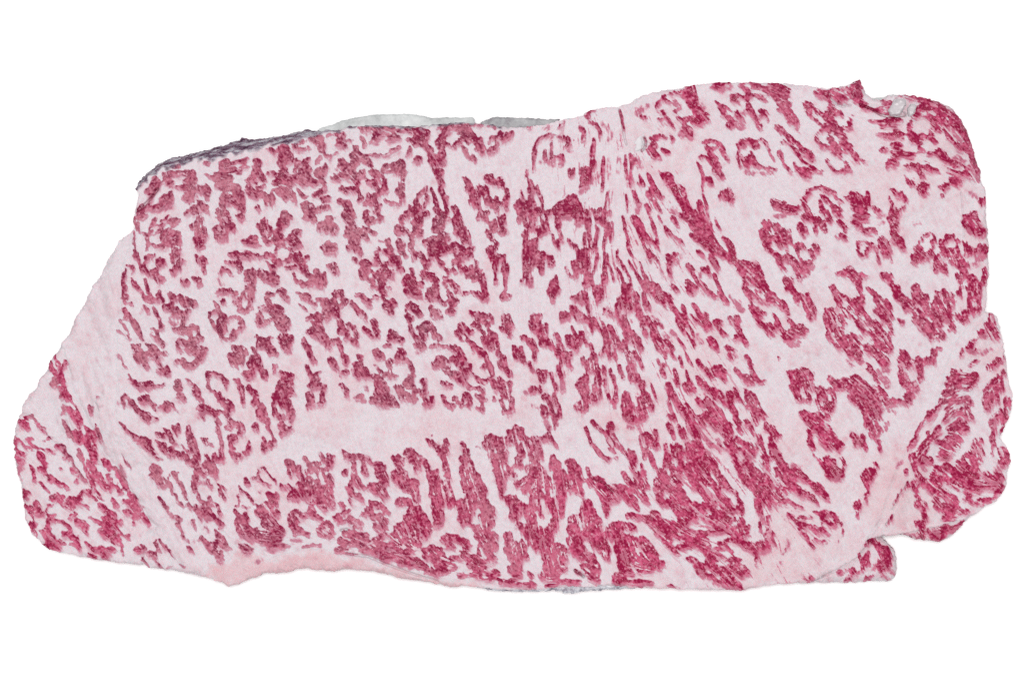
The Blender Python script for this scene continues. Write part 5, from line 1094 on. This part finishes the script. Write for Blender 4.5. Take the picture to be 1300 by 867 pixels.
# ---- lower pieces that show from beneath the edge
def under_piece(name, outline, drop, rim, mat, lbl, zbase=0.0, attrs=True, rough=0.5, dome=0.0, shift=(0, 0)):
    P = poly(outline) + shift
    d = poly_sdf(P) + rough * n2
    z = zed * 0.6 - drop - rim_drop(d, np.full_like(d, rim)) + dome * sstep(0, 30, d)
    sh = Sheet(d, z, zbase, 0.003, ATT)
    o = link(name, sh.piece(name, sh.cell, mat), slab)
    o["label"] = lbl
    return o
under_piece("folded_lobe", "1030,741 1040,733 1060,715 1085,700 1098,684 1110,679 1122,682 1130,690 1138,700 1141,716 1140,730 1134,738 1126,739.5 1116,738 1096,740 1070,740.5",
            .0035, 14, MEAT, "small red and white lobe tucked under the lower right corner", dome=.001)
under_piece("folded_tail", "1130,675 1160,660 1220,640 1240,648 1234,657 1224,668 1212,680 1196,689 1182,687 1168,685 1152,681",
            .0045, 8, MEAT, "dark red underside of the right muscle")
under_piece("skin_sheet", "398,172 404,162 412,159.6 420,158 430,153 450,148 474,144.4 500,143.6 518,143.6 538,146 546,148.6 570,148 600,148 603,154 601,168 500,176 420,180",
            .006, 3, SKIN_PALE, "pale grey sheet of skin behind the top edge", zbase=.012, rough=.25)
under_piece("skin_sheet", "606,166 610,154 618,151 628,147.6 640,148 670,148.6 690,150 711,150 708,155 700,165 650,172",
            .005, 3, SKIN_DARK, "dark grey strip of skin at the middle of the top edge", zbase=.014, rough=.35)
under_piece("skin_sheet", "664,740 670,751 690,750.5 704,751 724,754 750,751 782,748 806,747.6 806,738 740,736",
            .004, 4, SKIN_BLUE, "bluish grey skin along the bottom edge", zbase=.010, rough=.8)
under_piece("skin_sheet", "1096,118 1108,124 1120,124 1130,120 1140,119 1140,134 1120,140 1100,134",
            .003, 3, SKIN_PALE, "pale grey tissue in the notch of the upper right edge", zbase=.015, rough=.4)
under_piece("skin_sheet", "600,738 606,746 622,750 646,752 668,751.5 672,742 640,736",
            .004, 3, SKIN_BLUE, "pale bluish strip of skin at the bottom edge", zbase=.012, rough=.4)


def plain_material(name, col, rough):
    m, nt, b = mat_base(name)
    r = ramp(nt, [(.3, tuple(c * .86 for c in col)), (.65, col)])
    nt.links.new(noise(nt, 600, 4, .6), r.inputs[0])
    nt.links.new(r.outputs[0], b.inputs['Base Color'])
    b.inputs['Roughness'].default_value = rough
    bp = N(nt, 'ShaderNodeBump'); bp.inputs['Strength'].default_value = .3; bp.inputs['Distance'].default_value = .0004
    nt.links.new(noise(nt, 900, 3, .6), bp.inputs['Height'])
    nt.links.new(bp.outputs[0], b.inputs['Normal'])
    return m
WHITE_TISSUE = plain_material("white_tissue", (.53, .50, .52), .6)
GREY_TISSUE = plain_material("grey_tissue", (.44, .40, .42), .4)
under_piece("fat_bead", "804,182 807,175 811,171 815,173 817,178 818,184 815,190 811,194 807,193 805,190 806,186", -.0005, 3.5, WHITE_TISSUE,
            "small white bead of fat on the face below the top edge", zbase=TOP - .002, rough=.5)
under_piece("curled_tissue", "1127,143 1130,135 1135,128 1142,126 1149,129 1150,134 1146,139 1143,146 1136,149 1130,148", -.0042, 4, GREY_TISSUE,
            "pale curled tissue in the notch of the upper right edge", zbase=TOP - .002, rough=.7)
under_piece("curled_tissue", "1150,147 1151,138 1155,132 1160,132 1162,137 1160,144 1155,149", -.0042, 3, GREY_TISSUE,
            "pale curled tissue beside the upper right notch", zbase=TOP - .002, rough=.6)
